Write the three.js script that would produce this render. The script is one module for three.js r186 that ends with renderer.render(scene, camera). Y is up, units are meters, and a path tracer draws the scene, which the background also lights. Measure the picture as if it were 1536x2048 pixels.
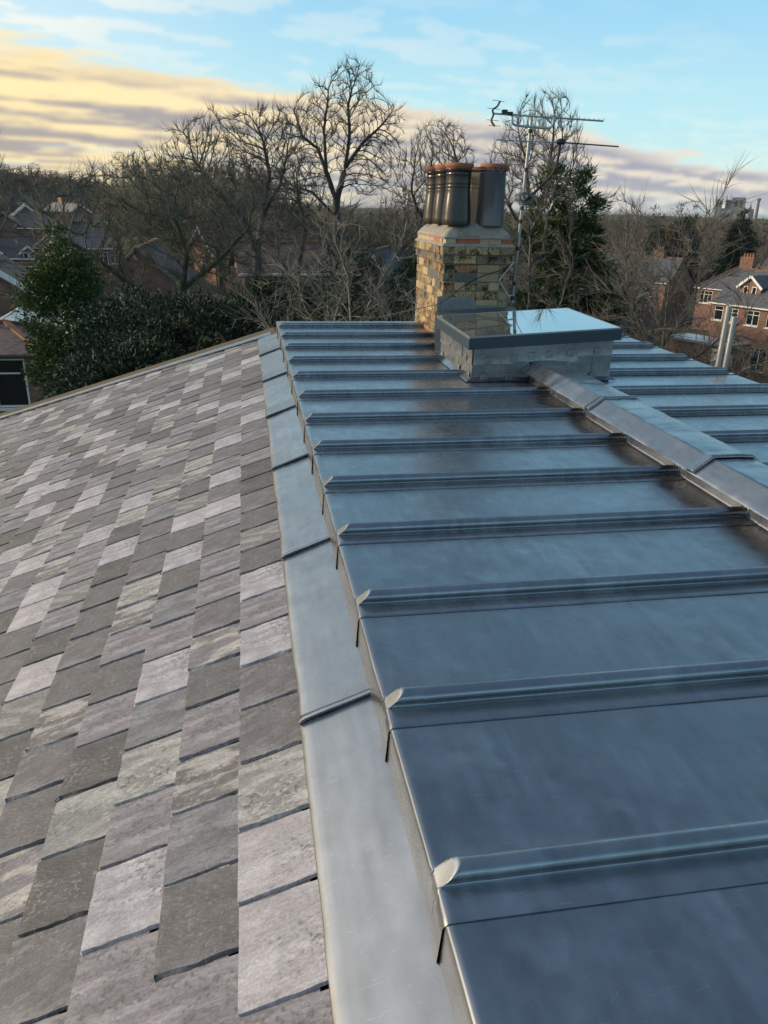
import * as THREE from 'three';
import { mergeGeometries, toCreasedNormals } from 'three/addons/utils/BufferGeometryUtils.js';

// ---------------------------------------------------------------- camera, sky, sun, exposure
const scene = new THREE.Scene();
const camera = new THREE.PerspectiveCamera(67.23, 0.75, 0.05, 9000);
const EYE = new THREE.Vector3(0, 1.2, 0);
{
  const R = Math.PI / 180, yaw = 10.25 * R, pitch = 21.75 * R, roll = 1.5 * R;
  const fwd = new THREE.Vector3(Math.sin(yaw) * Math.cos(pitch), -Math.sin(pitch), -Math.cos(yaw) * Math.cos(pitch));
  const right = new THREE.Vector3(Math.cos(yaw), 0, Math.sin(yaw));
  const up = new THREE.Vector3().crossVectors(right, fwd);
  camera.position.copy(EYE);
  camera.up.copy(up.clone().multiplyScalar(Math.cos(roll)).addScaledVector(right, -Math.sin(roll)));
  camera.lookAt(EYE.clone().add(fwd));
  camera.updateMatrixWorld();
}
const renderer = new THREE.WebGLRenderer({ antialias: true });
renderer.setSize(768, 1024);
renderer.toneMapping = THREE.LinearToneMapping;
renderer.toneMappingExposure = 1.16;
renderer.shadowMap.enabled = true;

// seeded random numbers and value noise
function rng(seed) { let a = seed >>> 0; return () => { a = (a + 0x6D2B79F5) | 0; let t = Math.imul(a ^ (a >>> 15), 1 | a); t = (t + Math.imul(t ^ (t >>> 7), 61 | t)) ^ t; return ((t ^ (t >>> 14)) >>> 0) / 4294967296; }; }
function hash3(x, y, z) { let h = Math.imul(x, 374761393) ^ Math.imul(y, 668265263) ^ Math.imul(z, 2147483647 - 1442695); h = Math.imul(h ^ (h >>> 13), 1274126177); return ((h ^ (h >>> 16)) >>> 0) / 4294967296; }
function vnoise(x, y, z = 0) {
  const xi = Math.floor(x), yi = Math.floor(y), zi = Math.floor(z); let fx = x - xi, fy = y - yi, fz = z - zi;
  fx = fx * fx * (3 - 2 * fx); fy = fy * fy * (3 - 2 * fy); fz = fz * fz * (3 - 2 * fz);
  const l = (a, b, t) => a + (b - a) * t;
  return l(l(l(hash3(xi, yi, zi), hash3(xi + 1, yi, zi), fx), l(hash3(xi, yi + 1, zi), hash3(xi + 1, yi + 1, zi), fx), fy),
    l(l(hash3(xi, yi, zi + 1), hash3(xi + 1, yi, zi + 1), fx), l(hash3(xi, yi + 1, zi + 1), hash3(xi + 1, yi + 1, zi + 1), fx), fy), fz);
}
function fbm(x, y, z = 0, o = 4) { let s = 0, a = 0.5, n = 0; for (let i = 0; i < o; i++) { s += a * vnoise(x, y, z + i * 7.3); n += a; x *= 2.03; y *= 2.03; z *= 2.03; a *= 0.5; } return s / n; }
const clamp = (v, a = 0, b = 1) => Math.min(b, Math.max(a, v));
const sstep = (a, b, v) => { const t = clamp((v - a) / (b - a)); return t * t * (3 - 2 * t); };
const mix = (a, b, t) => a + (b - a) * t;
const mix3 = (a, b, t) => [mix(a[0], b[0], t), mix(a[1], b[1], t), mix(a[2], b[2], t)];

const SUN = new THREE.Vector3(-0.90, 0.24, -0.36).normalize();
{ // evening sky: clear blue overhead, a long bank of streaked cloud low in front, warm towards the sun on the left
  const W = 2048, H = 1024, data = new Float32Array(W * H * 4);
  for (let j = 0; j < H; j++) {
    const el = ((j + 0.5) / H - 0.5) * Math.PI, ce = Math.cos(el), dy = Math.sin(el);
    for (let i = 0; i < W; i++) {
      const ph = ((i + 0.5) / W - 0.5) * 2 * Math.PI, dx = ce * Math.cos(ph), dz = ce * Math.sin(ph);
      const e = Math.max(0, dy) * 57.3, cs = dx * SUN.x + dy * SUN.y + dz * SUN.z;
      let c = mix3([0.66, 0.80, 0.72], [0.46, 0.74, 0.80], sstep(1, 5.5, e));
      c = mix3(c, [0.30, 0.595, 0.80], sstep(4.5, 12.5, e));
      c = mix3(c, [0.11, 0.19, 0.30], sstep(11, 38, e));
      const aur = sstep(0.58, 0.97, cs), haze = sstep(0.3, 0.62, cs); c = mix3(c, [0.80, 0.90, 0.95], 0.38 * haze); c = mix3(c, [1.95, 1.86, 1.68], aur);
      const g = Math.pow(clamp(cs), 10), low = Math.exp(-e / 16);
      c = mix3(c, [1.05, 0.80, 0.42], clamp(0.85 * g * low + 0.30 * Math.pow(clamp(cs * 0.5 + 0.5), 4) * Math.exp(-e / 7)));
      if (dy > -0.02) {
        const q = 1 / (Math.max(dy, 0) + 0.03), px = dx * q, pz = dz * q;
        const along = px * 0.86 - pz * 0.51, across = -px * 0.51 - pz * 0.86;   // across grows away from the clear sky into the bank
        const wob = (fbm(along * 0.35, across * 0.5, 3, 3) - 0.5) * 2.2 + (fbm(along * 1.6, across * 1.6, 9, 3) - 0.5) * 0.9;
        const edge = across - 5.15 + wob - clamp(along - 5, 0, 6) * 0.16;
        const warm = sstep(-0.15, 0.72, cs);
        let cov = sstep(-0.10, 0.42, edge + (fbm(along * 4.5, across * 4.5, 14, 3) - 0.5) * 0.7);
        const s1 = fbm(along * 0.34, across * 1.35 + along * 0.05, 1, 5), s2 = fbm(along * 1.1 + 20, across * 3.4, 5, 5);
        let th = sstep(0.40, 0.55, 0.55 * s1 + 0.45 * s2) * sstep(0.1, 1.7, edge + 0.25);
        th = clamp(th * 1.1 + 0.25 * sstep(6, 18, across) * s2);
        const gaps = sstep(0.60, 0.74, fbm(along * 0.16 + 7, across * 0.85, 12, 3)) * sstep(2.4, 5, edge) * 0.55;
        cov *= 1 - gaps;
        const lit = mix3([0.76, 0.68, 0.585], [0.99, 0.79, 0.415], warm);
        const shd = mix3([0.30, 0.33, 0.42], [0.34, 0.315, 0.325], warm);
        let cc = mix3(lit, shd, th * 0.92);
        const hz = Math.exp(-e / 1.1);
        cc = mix3(cc, mix3([0.74, 0.72, 0.58], [0.95, 0.75, 0.36], warm), hz * 0.55 * (0.35 + 0.65 * fbm(along * 0.05, across * 0.4, 2, 3)));
        c = mix3(c, cc, cov);
        // small loose puffs above the bank
        const pf = fbm(along * 3.2 + 3, across * 4.2 + 9, 21, 5), loc = sstep(-2.6, -1.0, edge) * (1 - sstep(-0.3, 0.3, edge)) * (1 - 0.75 * sstep(0.6, 2.6, along));
        const puff = sstep(0.53, 0.62, pf) * loc;
        c = mix3(c, mix3([0.90, 0.87, 0.80], [1.0, 0.90, 0.72], warm), puff * 0.92);
        const wi = sstep(0.56, 0.78, fbm(along * 0.9 + 40, across * 2.4, 31, 4)) * sstep(-2.6, -1.0, edge) * (1 - sstep(-0.5, 0.1, edge));
        c = mix3(c, [0.84, 0.84, 0.80], wi * 0.04);
      } else c = [0.30, 0.32, 0.33];
      const k = (j * W + i) * 4; data[k] = c[0]; data[k + 1] = c[1]; data[k + 2] = c[2]; data[k + 3] = 1;
    }
  }
  const t = new THREE.DataTexture(data, W, H, THREE.RGBAFormat, THREE.FloatType);
  t.mapping = THREE.EquirectangularReflectionMapping; t.magFilter = THREE.LinearFilter; t.minFilter = THREE.LinearFilter; t.wrapS = THREE.RepeatWrapping; t.needsUpdate = true;
  scene.background = t; scene.environment = t;
}
const sun = new THREE.DirectionalLight(new THREE.Color(1.0, 0.80, 0.54), 3.0);
sun.position.copy(SUN).multiplyScalar(80); sun.target.position.set(0, 0, -8); scene.add(sun, sun.target);
sun.castShadow = true; sun.shadow.radius = 5; sun.shadow.mapSize.set(4096, 4096);
Object.assign(sun.shadow.camera, { left: -70, right: 70, top: 60, bottom: -60, near: 1, far: 220 });
scene.fog = new THREE.FogExp2(new THREE.Color(0.62, 0.70, 0.80), 0.00006);

// ---------------------------------------------------------------- helpers
const V = (x, y, z) => new THREE.Vector3(x, y, z);
class MB { // collects triangles with uv in metres
  constructor() { this.p = []; this.u = []; this.i = []; this.n = 0; }
  v(x, y, z, u = 0, w = 0) { this.p.push(x, y, z); this.u.push(u, w); return this.n++; }
  tri(a, b, c) { this.i.push(a, b, c); }
  quad(a, b, c, d, off = [0, 0]) { // corners, counter-clockwise; uv in metres along a-b and a-d
    const A = V(...a), Bv = V(...b), D = V(...d), Cc = V(...c), ex = Bv.clone().sub(A).normalize(), n = ex.clone().cross(D.clone().sub(A)).normalize(), ey = n.clone().cross(ex);
    const f = P => { const r = P.clone().sub(A); return this.v(P.x, P.y, P.z, r.dot(ex) + off[0], r.dot(ey) + off[1]); };
    const i0 = f(A), i1 = f(Bv), i2 = f(Cc), i3 = f(D); this.tri(i0, i1, i2); this.tri(i0, i2, i3);
  }
  poly(pts) { // convex planar polygon
    const A = V(...pts[0]), Bv = V(...pts[1]), L = V(...pts[pts.length - 1]), ex = Bv.clone().sub(A).normalize(), n = ex.clone().cross(L.clone().sub(A)).normalize(), ey = n.clone().cross(ex);
    const id = pts.map(q => { const r = V(...q).sub(A); return this.v(q[0], q[1], q[2], r.dot(ex), r.dot(ey)); });
    for (let k = 1; k < id.length - 1; k++) this.tri(id[0], id[k], id[k + 1]);
  }
  box(x0, x1, y0, y1, z0, z1) {
    this.quad([x0, y0, z1], [x1, y0, z1], [x1, y1, z1], [x0, y1, z1]); this.quad([x1, y0, z0], [x0, y0, z0], [x0, y1, z0], [x1, y1, z0]);
    this.quad([x0, y0, z0], [x0, y0, z1], [x0, y1, z1], [x0, y1, z0]); this.quad([x1, y0, z1], [x1, y0, z0], [x1, y1, z0], [x1, y1, z1]);
    this.quad([x0, y1, z1], [x1, y1, z1], [x1, y1, z0], [x0, y1, z0]); this.quad([x0, y0, z0], [x1, y0, z0], [x1, y0, z1], [x0, y0, z1]);
    return this;
  }
  beam(a, b, w, h) { // square bar from a to b
    const A = V(...a), Bv = V(...b), d = Bv.clone().sub(A).normalize(), s = Math.abs(d.y) > 0.95 ? V(1, 0, 0) : V(0, 1, 0), r = d.clone().cross(s).normalize(), u = r.clone().cross(d);
    const c = (P, i, j) => { const q = P.clone().addScaledVector(r, i * w / 2).addScaledVector(u, j * h / 2); return [q.x, q.y, q.z]; };
    const q = [[-1, -1], [1, -1], [1, 1], [-1, 1]];
    for (let k = 0; k < 4; k++) { const m = q[k], n = q[(k + 1) % 4]; this.quad(c(A, ...m), c(A, ...n), c(Bv, ...n), c(Bv, ...m)); }
    this.quad(...q.map(m => c(Bv, ...m))); this.quad(...q.slice().reverse().map(m => c(A, ...m)));
    return this;
  }
  geo() {
    const g = new THREE.BufferGeometry(); g.setAttribute('position', new THREE.Float32BufferAttribute(this.p, 3)); g.setAttribute('uv', new THREE.Float32BufferAttribute(this.u, 2)); g.setIndex(this.i); g.computeVertexNormals(); return g;
  }
}
function part(name, geo, mat, parent, label) {
  const m = new THREE.Mesh(geo, mat); m.name = name; m.castShadow = m.receiveShadow = true; parent.add(m);
  if (label) m.userData.label = label; return m;
}
const taken = {};
function numbered(n) { const k = taken[n] = (taken[n] ?? -1) + 1; return k ? `${n}_${String(k).padStart(3, '0')}` : n; }
function thing(name, label, category, group) {
  const g = new THREE.Group(); g.name = numbered(name); g.userData = { label, category }; if (group) g.userData.group = group; scene.add(g); return g;
}
function tagged(mesh, label, category, group) { mesh.name = numbered(mesh.name); mesh.userData = { label, category }; if (group) mesh.userData.group = group; return mesh; }
function tubeGeo(pts, r, rad = 8, seg = 0) { return new THREE.TubeGeometry(new THREE.CatmullRomCurve3(pts.map(p => V(...p)), false, 'catmullrom', 0.5), seg || pts.length * 6, r, rad, false); }
function rodGeo(a, b, r, rad = 8) { const A = V(...a), Bv = V(...b), L = A.distanceTo(Bv), g = new THREE.CylinderGeometry(r, r, L, rad); g.applyQuaternion(new THREE.Quaternion().setFromUnitVectors(V(0, 1, 0), Bv.clone().sub(A).normalize())); g.translate((A.x + Bv.x) / 2, (A.y + Bv.y) / 2, (A.z + Bv.z) / 2); return g; }
function tex(w, h, fn, srgb = true) { // fn(u,v) gives 0..1 linear rgb
  const d = new Uint8Array(w * h * 4), enc = v => Math.round(255 * (srgb ? (v <= 0.0031308 ? v * 12.92 : 1.055 * Math.pow(v, 1 / 2.4) - 0.055) : v));
  for (let j = 0; j < h; j++) for (let i = 0; i < w; i++) { const c = fn((i + 0.5) / w, (j + 0.5) / h), k = (j * w + i) * 4; d[k] = enc(clamp(c[0])); d[k + 1] = enc(clamp(c[1])); d[k + 2] = enc(clamp(c[2])); d[k + 3] = 255; }
  const t = new THREE.DataTexture(d, w, h, THREE.RGBAFormat); t.magFilter = THREE.LinearFilter; t.minFilter = THREE.LinearMipmapLinearFilter; t.generateMipmaps = true; t.wrapS = t.wrapT = THREE.RepeatWrapping;
  if (srgb) t.colorSpace = THREE.SRGBColorSpace; t.needsUpdate = true; return t;
}
// noise that tiles over the unit square
function tn(u, v, f, s, o = 4, fy = f) { const w = (x, y) => fbm(x * f, y * fy, s, o); const a = sstep(0, 1, u), b = sstep(0, 1, v); return mix(mix(w(u, v), w(u + 1, v), 1 - a) , mix(w(u, v + 1), w(u + 1, v + 1), 1 - a), 1 - b); }
const std = (o) => new THREE.MeshStandardMaterial(o);
const rgb = (r, g, b) => new THREE.Color().setRGB(r, g, b);
function rep(t, x, y) { const c = t.clone(); c.repeat.set(x, y); c.needsUpdate = true; return c; }

// ---------------------------------------------------------------- materials
function scratchField(n, seed, count, len, wid) { // thin random scratches as a 0..1 field
  const f = new Float32Array(n * n), r = rng(seed);
  for (let k = 0; k < count; k++) {
    let x = r() * n, y = r() * n, a = (r() < 0.6 ? (r() - 0.5) * 0.5 : r() * 6.28), L = len * (0.2 + r() * r()) * n, s = 0.25 + 0.75 * r(), bend = (r() - 0.5) * 0.012;
    for (let t = 0; t < L; t++) { x += Math.cos(a); y += Math.sin(a); a += bend; const i = ((Math.floor(x) % n) + n) % n, j = ((Math.floor(y) % n) + n) % n; if (hash3(k, t >> 2, 5) < 0.75) f[j * n + i] = Math.max(f[j * n + i], s); if (wid > 1 && r() < 0.5) f[j * n + (i + 1) % n] = Math.max(f[j * n + (i + 1) % n], s * 0.6); }
  }
  return (u, v) => f[Math.min(n - 1, Math.floor(v * n)) * n + Math.min(n - 1, Math.floor(u * n))];
}
const scrA = scratchField(1024, 11, 520, 0.035, 1);
const leadTone = (u, v) => { const a = tn(u, v, 5, 2), b = tn(u, v, 26, 4, 4), m = tn(u, v, 60, 8, 3, 9), w = sstep(0.5, 0.68, tn(u, v, 11, 12, 4)); return 0.72 + 0.22 * a + 0.34 * (b - 0.5) + 0.30 * (m - 0.5) + 0.07 * w; };
const leadMap = tex(1024, 1024, (u, v) => { const t = leadTone(u, v), s = scrA(u, v) * 0.75, p = sstep(0.62, 0.75, tn(u, v, 14, 17, 3)) * 0.10; return [0.62 * t + 0.3 * s + p, 0.635 * t + 0.31 * s + p, 0.66 * t + 0.32 * s + p * 0.9]; });
const leadRough = tex(512, 512, (u, v) => { const t = 0.55 + 0.30 * (tn(u, v, 9, 31, 5) - 0.5) + 0.3 * (tn(u, v, 50, 33, 3) - 0.5); return [t, t, t]; }, false);
const leadBump = tex(512, 512, (u, v) => { const t = 0.6 * tn(u, v, 6, 41, 3) + 0.3 * tn(u, v, 22, 43, 3) + 0.1 * tn(u, v, 80, 44, 2); return [t, t, t]; }, false);
const lead = (col, rough, bump = 0.003, rx = 0.7, ry = 0.7) => std({ color: col, metalness: 0.94, roughness: rough, map: rep(leadMap, rx, ry), roughnessMap: rep(leadRough, rx * 0.8, ry * 0.8), bumpMap: rep(leadBump, rx * 1.3, ry * 1.3), bumpScale: bump });
const M = {};
M.lead = lead(rgb(0.58, 0.585, 0.60), 0.50, 0.0010);
M.leadOld = lead(rgb(0.50, 0.50, 0.50), 0.75, 0.004, 1.3, 1.3);
M.mortar = std({ color: rgb(0.20, 0.185, 0.15), roughness: 0.95, bumpMap: rep(leadBump, 6, 6), bumpScale: 0.004 });
const cementMap = tex(256, 256, (u, v) => { const t = 0.7 + 0.5 * (tn(u, v, 6, 61) - 0.5) + 0.3 * (tn(u, v, 40, 62) - 0.5); return [0.36 * t, 0.34 * t, 0.29 * t]; });
M.cement = std({ map: rep(cementMap, 2, 2), roughness: 0.95, bumpMap: rep(leadBump, 5, 5), bumpScale: 0.008 });
M.terracotta = std({ color: rgb(0.31, 0.115, 0.062), roughness: 0.75, bumpMap: rep(leadBump, 3, 3), bumpScale: 0.002 });
M.terracottaDark = std({ color: rgb(0.20, 0.065, 0.04), roughness: 0.8 });
const potMap = tex(256, 256, (u, v) => { const a = tn(u, v, 5, 71, 4, 2), s = sstep(0.55, 0.75, tn(u, v, 18, 72, 4, 3)); const t = 0.6 + 0.8 * a; return [mix(0.020 * t, 0.09, s * 0.22), mix(0.014 * t, 0.075, s * 0.22), mix(0.011 * t, 0.065, s * 0.22)]; });
M.potGlaze = std({ map: potMap, roughness: 0.24 });
const potGreyMap = tex(256, 256, (u, v) => { const a = tn(u, v, 6, 74, 4, 3), s = sstep(0.5, 0.72, tn(u, v, 9, 75, 5, 2)); return mix3([0.035 + 0.03 * a, 0.035 + 0.03 * a, 0.04 + 0.03 * a], [0.16, 0.155, 0.17], s * 0.75); });
M.potGrey = std({ map: potGreyMap, roughness: 0.55 });
M.potBuff = std({ color: rgb(0.36, 0.29, 0.18), roughness: 0.8 });
M.frame = std({ color: rgb(0.035, 0.055, 0.07), roughness: 0.38, metalness: 0.2 });
M.frameEdge = std({ color: rgb(0.30, 0.33, 0.35), roughness: 0.4, metalness: 0.7 });
M.roofGlass = new THREE.MeshPhysicalMaterial({ color: rgb(0.50, 0.57, 0.57), metalness: 0.85, roughness: 0.02 });
M.galv = std({ color: rgb(0.36, 0.37, 0.37), metalness: 0.6, roughness: 0.45, bumpMap: rep(leadBump, 4, 4), bumpScale: 0.001 });
M.alu = std({ color: rgb(0.45, 0.45, 0.45), metalness: 0.7, roughness: 0.5 });
M.rustIron = std({ color: rgb(0.05, 0.04, 0.035), roughness: 0.8 });
M.blackPlastic = std({ color: rgb(0.025, 0.025, 0.028), roughness: 0.6 });
M.cableGrey = std({ color: rgb(0.16, 0.17, 0.17), roughness: 0.7 });
M.whitePaint = std({ color: rgb(0.74, 0.73, 0.70), roughness: 0.6 });
M.timber = std({ color: rgb(0.30, 0.23, 0.15), roughness: 0.8 });
M.pane = new THREE.MeshPhysicalMaterial({ color: rgb(0.015, 0.018, 0.02), roughness: 0.06, ior: 1.5 });
function brickTex(seed, A, Bc, mort) { return tex(512, 512, (u, v) => { // 2.25 m square, courses too fine to tell apart at the distance
  const row = Math.floor(v * 30), fu = u * 10 + (row % 2) * 0.5, col = Math.floor(fu) % 10, h = hash3(col, row, seed), fx = fu - Math.floor(fu), fy = v * 30 - row;
  if (fx < 0.05 || fy < 0.14) return mort; const n = 0.75 + 0.5 * tn(u, v, 24, seed, 3); return mix3(A, Bc, h).map(c => c * n); }); }
const brickRed = brickTex(3, [0.265, 0.128, 0.088], [0.175, 0.078, 0.055], [0.30, 0.25, 0.20]);
const brickPink = brickTex(5, [0.24, 0.125, 0.095], [0.17, 0.085, 0.065], [0.22, 0.19, 0.16]);
M.brickRed = std({ map: rep(brickRed, 1 / 2.25, 1 / 2.25), roughness: 0.9 });
M.brickPink = std({ map: rep(brickPink, 1 / 2.25, 1 / 2.25), roughness: 0.9 });
const farSlate = tex(512, 512, (u, v) => { const row = Math.floor(v * 20), fu = u * 16 + (row % 2) * 0.5, col = Math.floor(fu) % 16, h = hash3(col, row, 77), fy = v * 20 - row, n = 0.7 + 0.5 * h + 0.5 * (tn(u, v, 5, 7, 3) - 0.5); return fy < 0.1 ? [0.03, 0.03, 0.034] : [0.105 * n, 0.105 * n, 0.118 * n]; });
M.roofSlate = std({ map: rep(farSlate, 0.25, 0.25), roughness: 0.65 });
const farTile = tex(512, 512, (u, v) => { const row = Math.floor(v * 24), fu = u * 18 + (row % 2) * 0.5, col = Math.floor(fu) % 18, h = hash3(col, row, 78), fy = v * 24 - row, n = 0.65 + 0.5 * h + 0.4 * (tn(u, v, 5, 7, 3) - 0.5); return fy < 0.15 ? [0.03, 0.022, 0.02] : [0.15 * n, 0.105 * n, 0.095 * n]; });
M.roofTile = std({ map: rep(farTile, 0.33, 0.33), roughness: 0.8 });
M.roofDark = std({ map: rep(farSlate, 0.25, 0.25), color: rgb(0.45, 0.42, 0.45), roughness: 0.6 });
M.ridgeTile = std({ color: rgb(0.22, 0.10, 0.06), roughness: 0.85 });
M.white = std({ color: rgb(0.70, 0.70, 0.68), roughness: 0.7 });
M.felt = std({ color: rgb(0.45, 0.45, 0.45), roughness: 0.28, metalness: 0.2 });

// ---------------------------------------------------------------- the house whose roof we stand on
const PITCH = 21 * Math.PI / 180, cP = Math.cos(PITCH), sP = Math.sin(PITCH);
const XE = 0.308, XR = 3.86, ZB = -8.58, DRIP = -0.14;
const ZR = [0.62, 0.06, -0.51, -1.071, -1.634, -2.186, -2.746, -3.312, -3.885, -4.455, -5.06, -5.685, -6.287, -6.911, -7.536, -8.16];
const house = thing('house', 'foreground house with a purple grey slate slope and a ribbed blue grey lead flat roof', 'house');
const vergeZ = x => -8.6 + 0.47 * (Math.min(x, 0.3) - 0.28);
{ // walls under the roof
  const S = [[-3.35, -1.62], [0.25, -0.33], [3.75, -0.12]], b = new MB(), zn = 3.2, base = -8;
  const zf = x => x < 0.25 ? vergeZ(x) + 0.25 : ZB + 0.12;
  const P = S.map(([x, y]) => [x, y]);
  for (let k = 0; k < 2; k++) { const [x0, y0] = P[k], [x1, y1] = P[k + 1]; b.poly([[x0, base, zn], [x1, base, zn], [x1, y1, zn], [x0, y0, zn]]); b.poly([[x1, base, zf(x1 - (k ? 0 : 0.001))], [x0, base, zf(x0)], [x0, y0, zf(x0)], [x1, y1, zf(x1 - (k ? 0 : 0.001))]]); b.poly([[x0, y0, zn], [x1, y1, zn], [x1, y1, zf(x1)], [x0, y0, zf(x0)]]); }
  b.poly([[-3.35, base, zf(-3.35)], [-3.35, base, zn], [-3.35, -1.62, zn], [-3.35, -1.62, zf(-3.35)]]); b.poly([[3.75, base, zn], [3.75, base, zf(3.75)], [3.75, -0.12, zf(3.75)], [3.75, -0.12, zn]]);
  part('wall', b.geo(), M.brickPink, house);
}
// --- lead flat roof: one mesh per sheet; each sheet carries the roll on its near side and laps over the next sheet
const leadRoof = new THREE.Group(); leadRoof.name = 'lead_flat_roof'; leadRoof.userData.label = 'flat roof of dark blue grey lead sheets with raised rolls'; house.add(leadRoof);
const ROLL = [[0.098, 0.0035], [0.075, 0.0035], [0.050, 0.0035], [0.036, 0.0037], [0.028, 0.0042], [0.0225, 0.0058]]; // lap, then a round roll on a narrow neck, then the flat
for (let k = 0; k <= 14; k++) { const a = (-40 + k * 260 / 14) * Math.PI / 180; ROLL.push([0.0245 * Math.cos(a), 0.0235 + 0.0215 * Math.sin(a)]); }
ROLL.push([-0.0225, 0.0050], [-0.028, 0.0022], [-0.038, 0.0008], [-0.075, 0]);
function leadSheet(k, side) { // side 1: left half up to the ridge, -1: right half beyond it
  const z0 = ZR[k], z1 = k + 1 < ZR.length ? ZR[k + 1] : ZB, last = k + 1 >= ZR.length;
  const prof = ROLL.map(([dz, y]) => [z0 + dz, y]), zs = z0 - 0.075, ze = last ? ZB : z1 - 0.0, nz = 14;
  for (let j = 1; j <= nz; j++) prof.push([mix(zs, ze, j / nz), 0]);
  if (last) { prof.push([ZB - 0.012, -0.004]); prof.push([ZB - 0.018, -0.02]); prof.push([ZB - 0.018, -0.12]); }
  // stations across: distance from the outer edge, then down the drip
  const xe = side > 0 ? XE : XR, inner = side > 0 ? 2.062 : 2.298, w = Math.abs(inner - xe), st = [];
  st.push([w, 0.125, 2]); st.push([w, 0.06, 2]); st.push([w, 0.012, 2]); st.push([w - 0.012, 0, 0]);
  const wend = side > 0 ? 0.045 : 0.075, hs = []; for (let d = w - 0.03; d > 0.12; d -= 0.075) hs.push(d);
  for (let d = 0.105; d > 0.012; d -= 0.0075) hs.push(d); hs.forEach(d => st.push([d, 0, 0]));
  st.push([0.006, -0.0012, 0]); st.push([0.002, -0.004, 0]); st.push([0, -0.010, 1]); st.push([-0.001, -0.03, 1]); st.push([-0.002, -0.06, 1]); st.push([-0.003, -0.10, 1]); st.push([-0.004, DRIP + 0.004, 1]);
  const b = new MB(), id = [];
  prof.forEach(([z, h], j) => {
    const row = [];
    st.forEach(([d, y, kind]) => {
      let hh = h; if (kind === 0) hh = h > 0.006 ? Math.max(0.0035, Math.min(h, (d - 0.004) * (side > 0 ? 1.05 : 0.62))) : h;
      const wav = kind === 0 && d > 0.05 ? (fbm(d * 2.2 + k * 9, z * 2.6, 4, 3) - 0.5) * 0.0016 + (fbm(d * 8 + k, z * 9, 6, 2) - 0.5) * 0.0010 : (fbm(z * 6, y * 9 + k, 3, 2) - 0.5) * 0.003;
      let X, Y, zz = z;
      if (kind === 0) { X = xe + side * d; Y = y + hh + wav * (h > 0.006 ? 0.5 : 1); }
      else if (kind === 1) { const o = (j < 3 ? 0.004 + 0.003 * clamp(-y / 0.14) : 0.001); X = xe + side * (d - o) + wav; Y = y; if (j < 3) zz = z - 0.012 * clamp(-y / 0.14); }
      else { X = xe + side * (d - Math.min(hh, 0.02) * 0.15) + wav; Y = y + (y < 0.02 ? hh * 0.5 : 0); }
      row.push(b.v(X, Y, zz, X + (kind ? y : 0) + k * 0.37, zz + side));
    });
    id.push(row);
  });
  for (let j = 0; j + 1 < id.length; j++) for (let i = 0; i + 1 < st.length; i++) { const a = id[j][i], c = id[j][i + 1], d = id[j + 1][i + 1], e = id[j + 1][i]; if (side > 0) { b.tri(a, e, c); b.tri(c, e, d); } else { b.tri(a, c, e); b.tri(c, d, e); } }
  // edge of the lap: turned-under thickness
  const r0 = id[0].map((q) => b.v(b.p[q * 3], b.p[q * 3 + 1] - 0.0036, b.p[q * 3 + 2] - 0.001, b.u[q * 2], b.u[q * 2 + 1]));
  for (let i = 3; i + 1 < st.length; i++) { b.tri(id[0][i], id[0][i + 1], r0[i]); b.tri(id[0][i + 1], r0[i + 1], r0[i]); }
  part('lead_sheet', b.geo(), M.lead, leadRoof);
}
for (let k = 0; k < ZR.length; k++) { leadSheet(k, 1); leadSheet(k, -1); }
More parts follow.
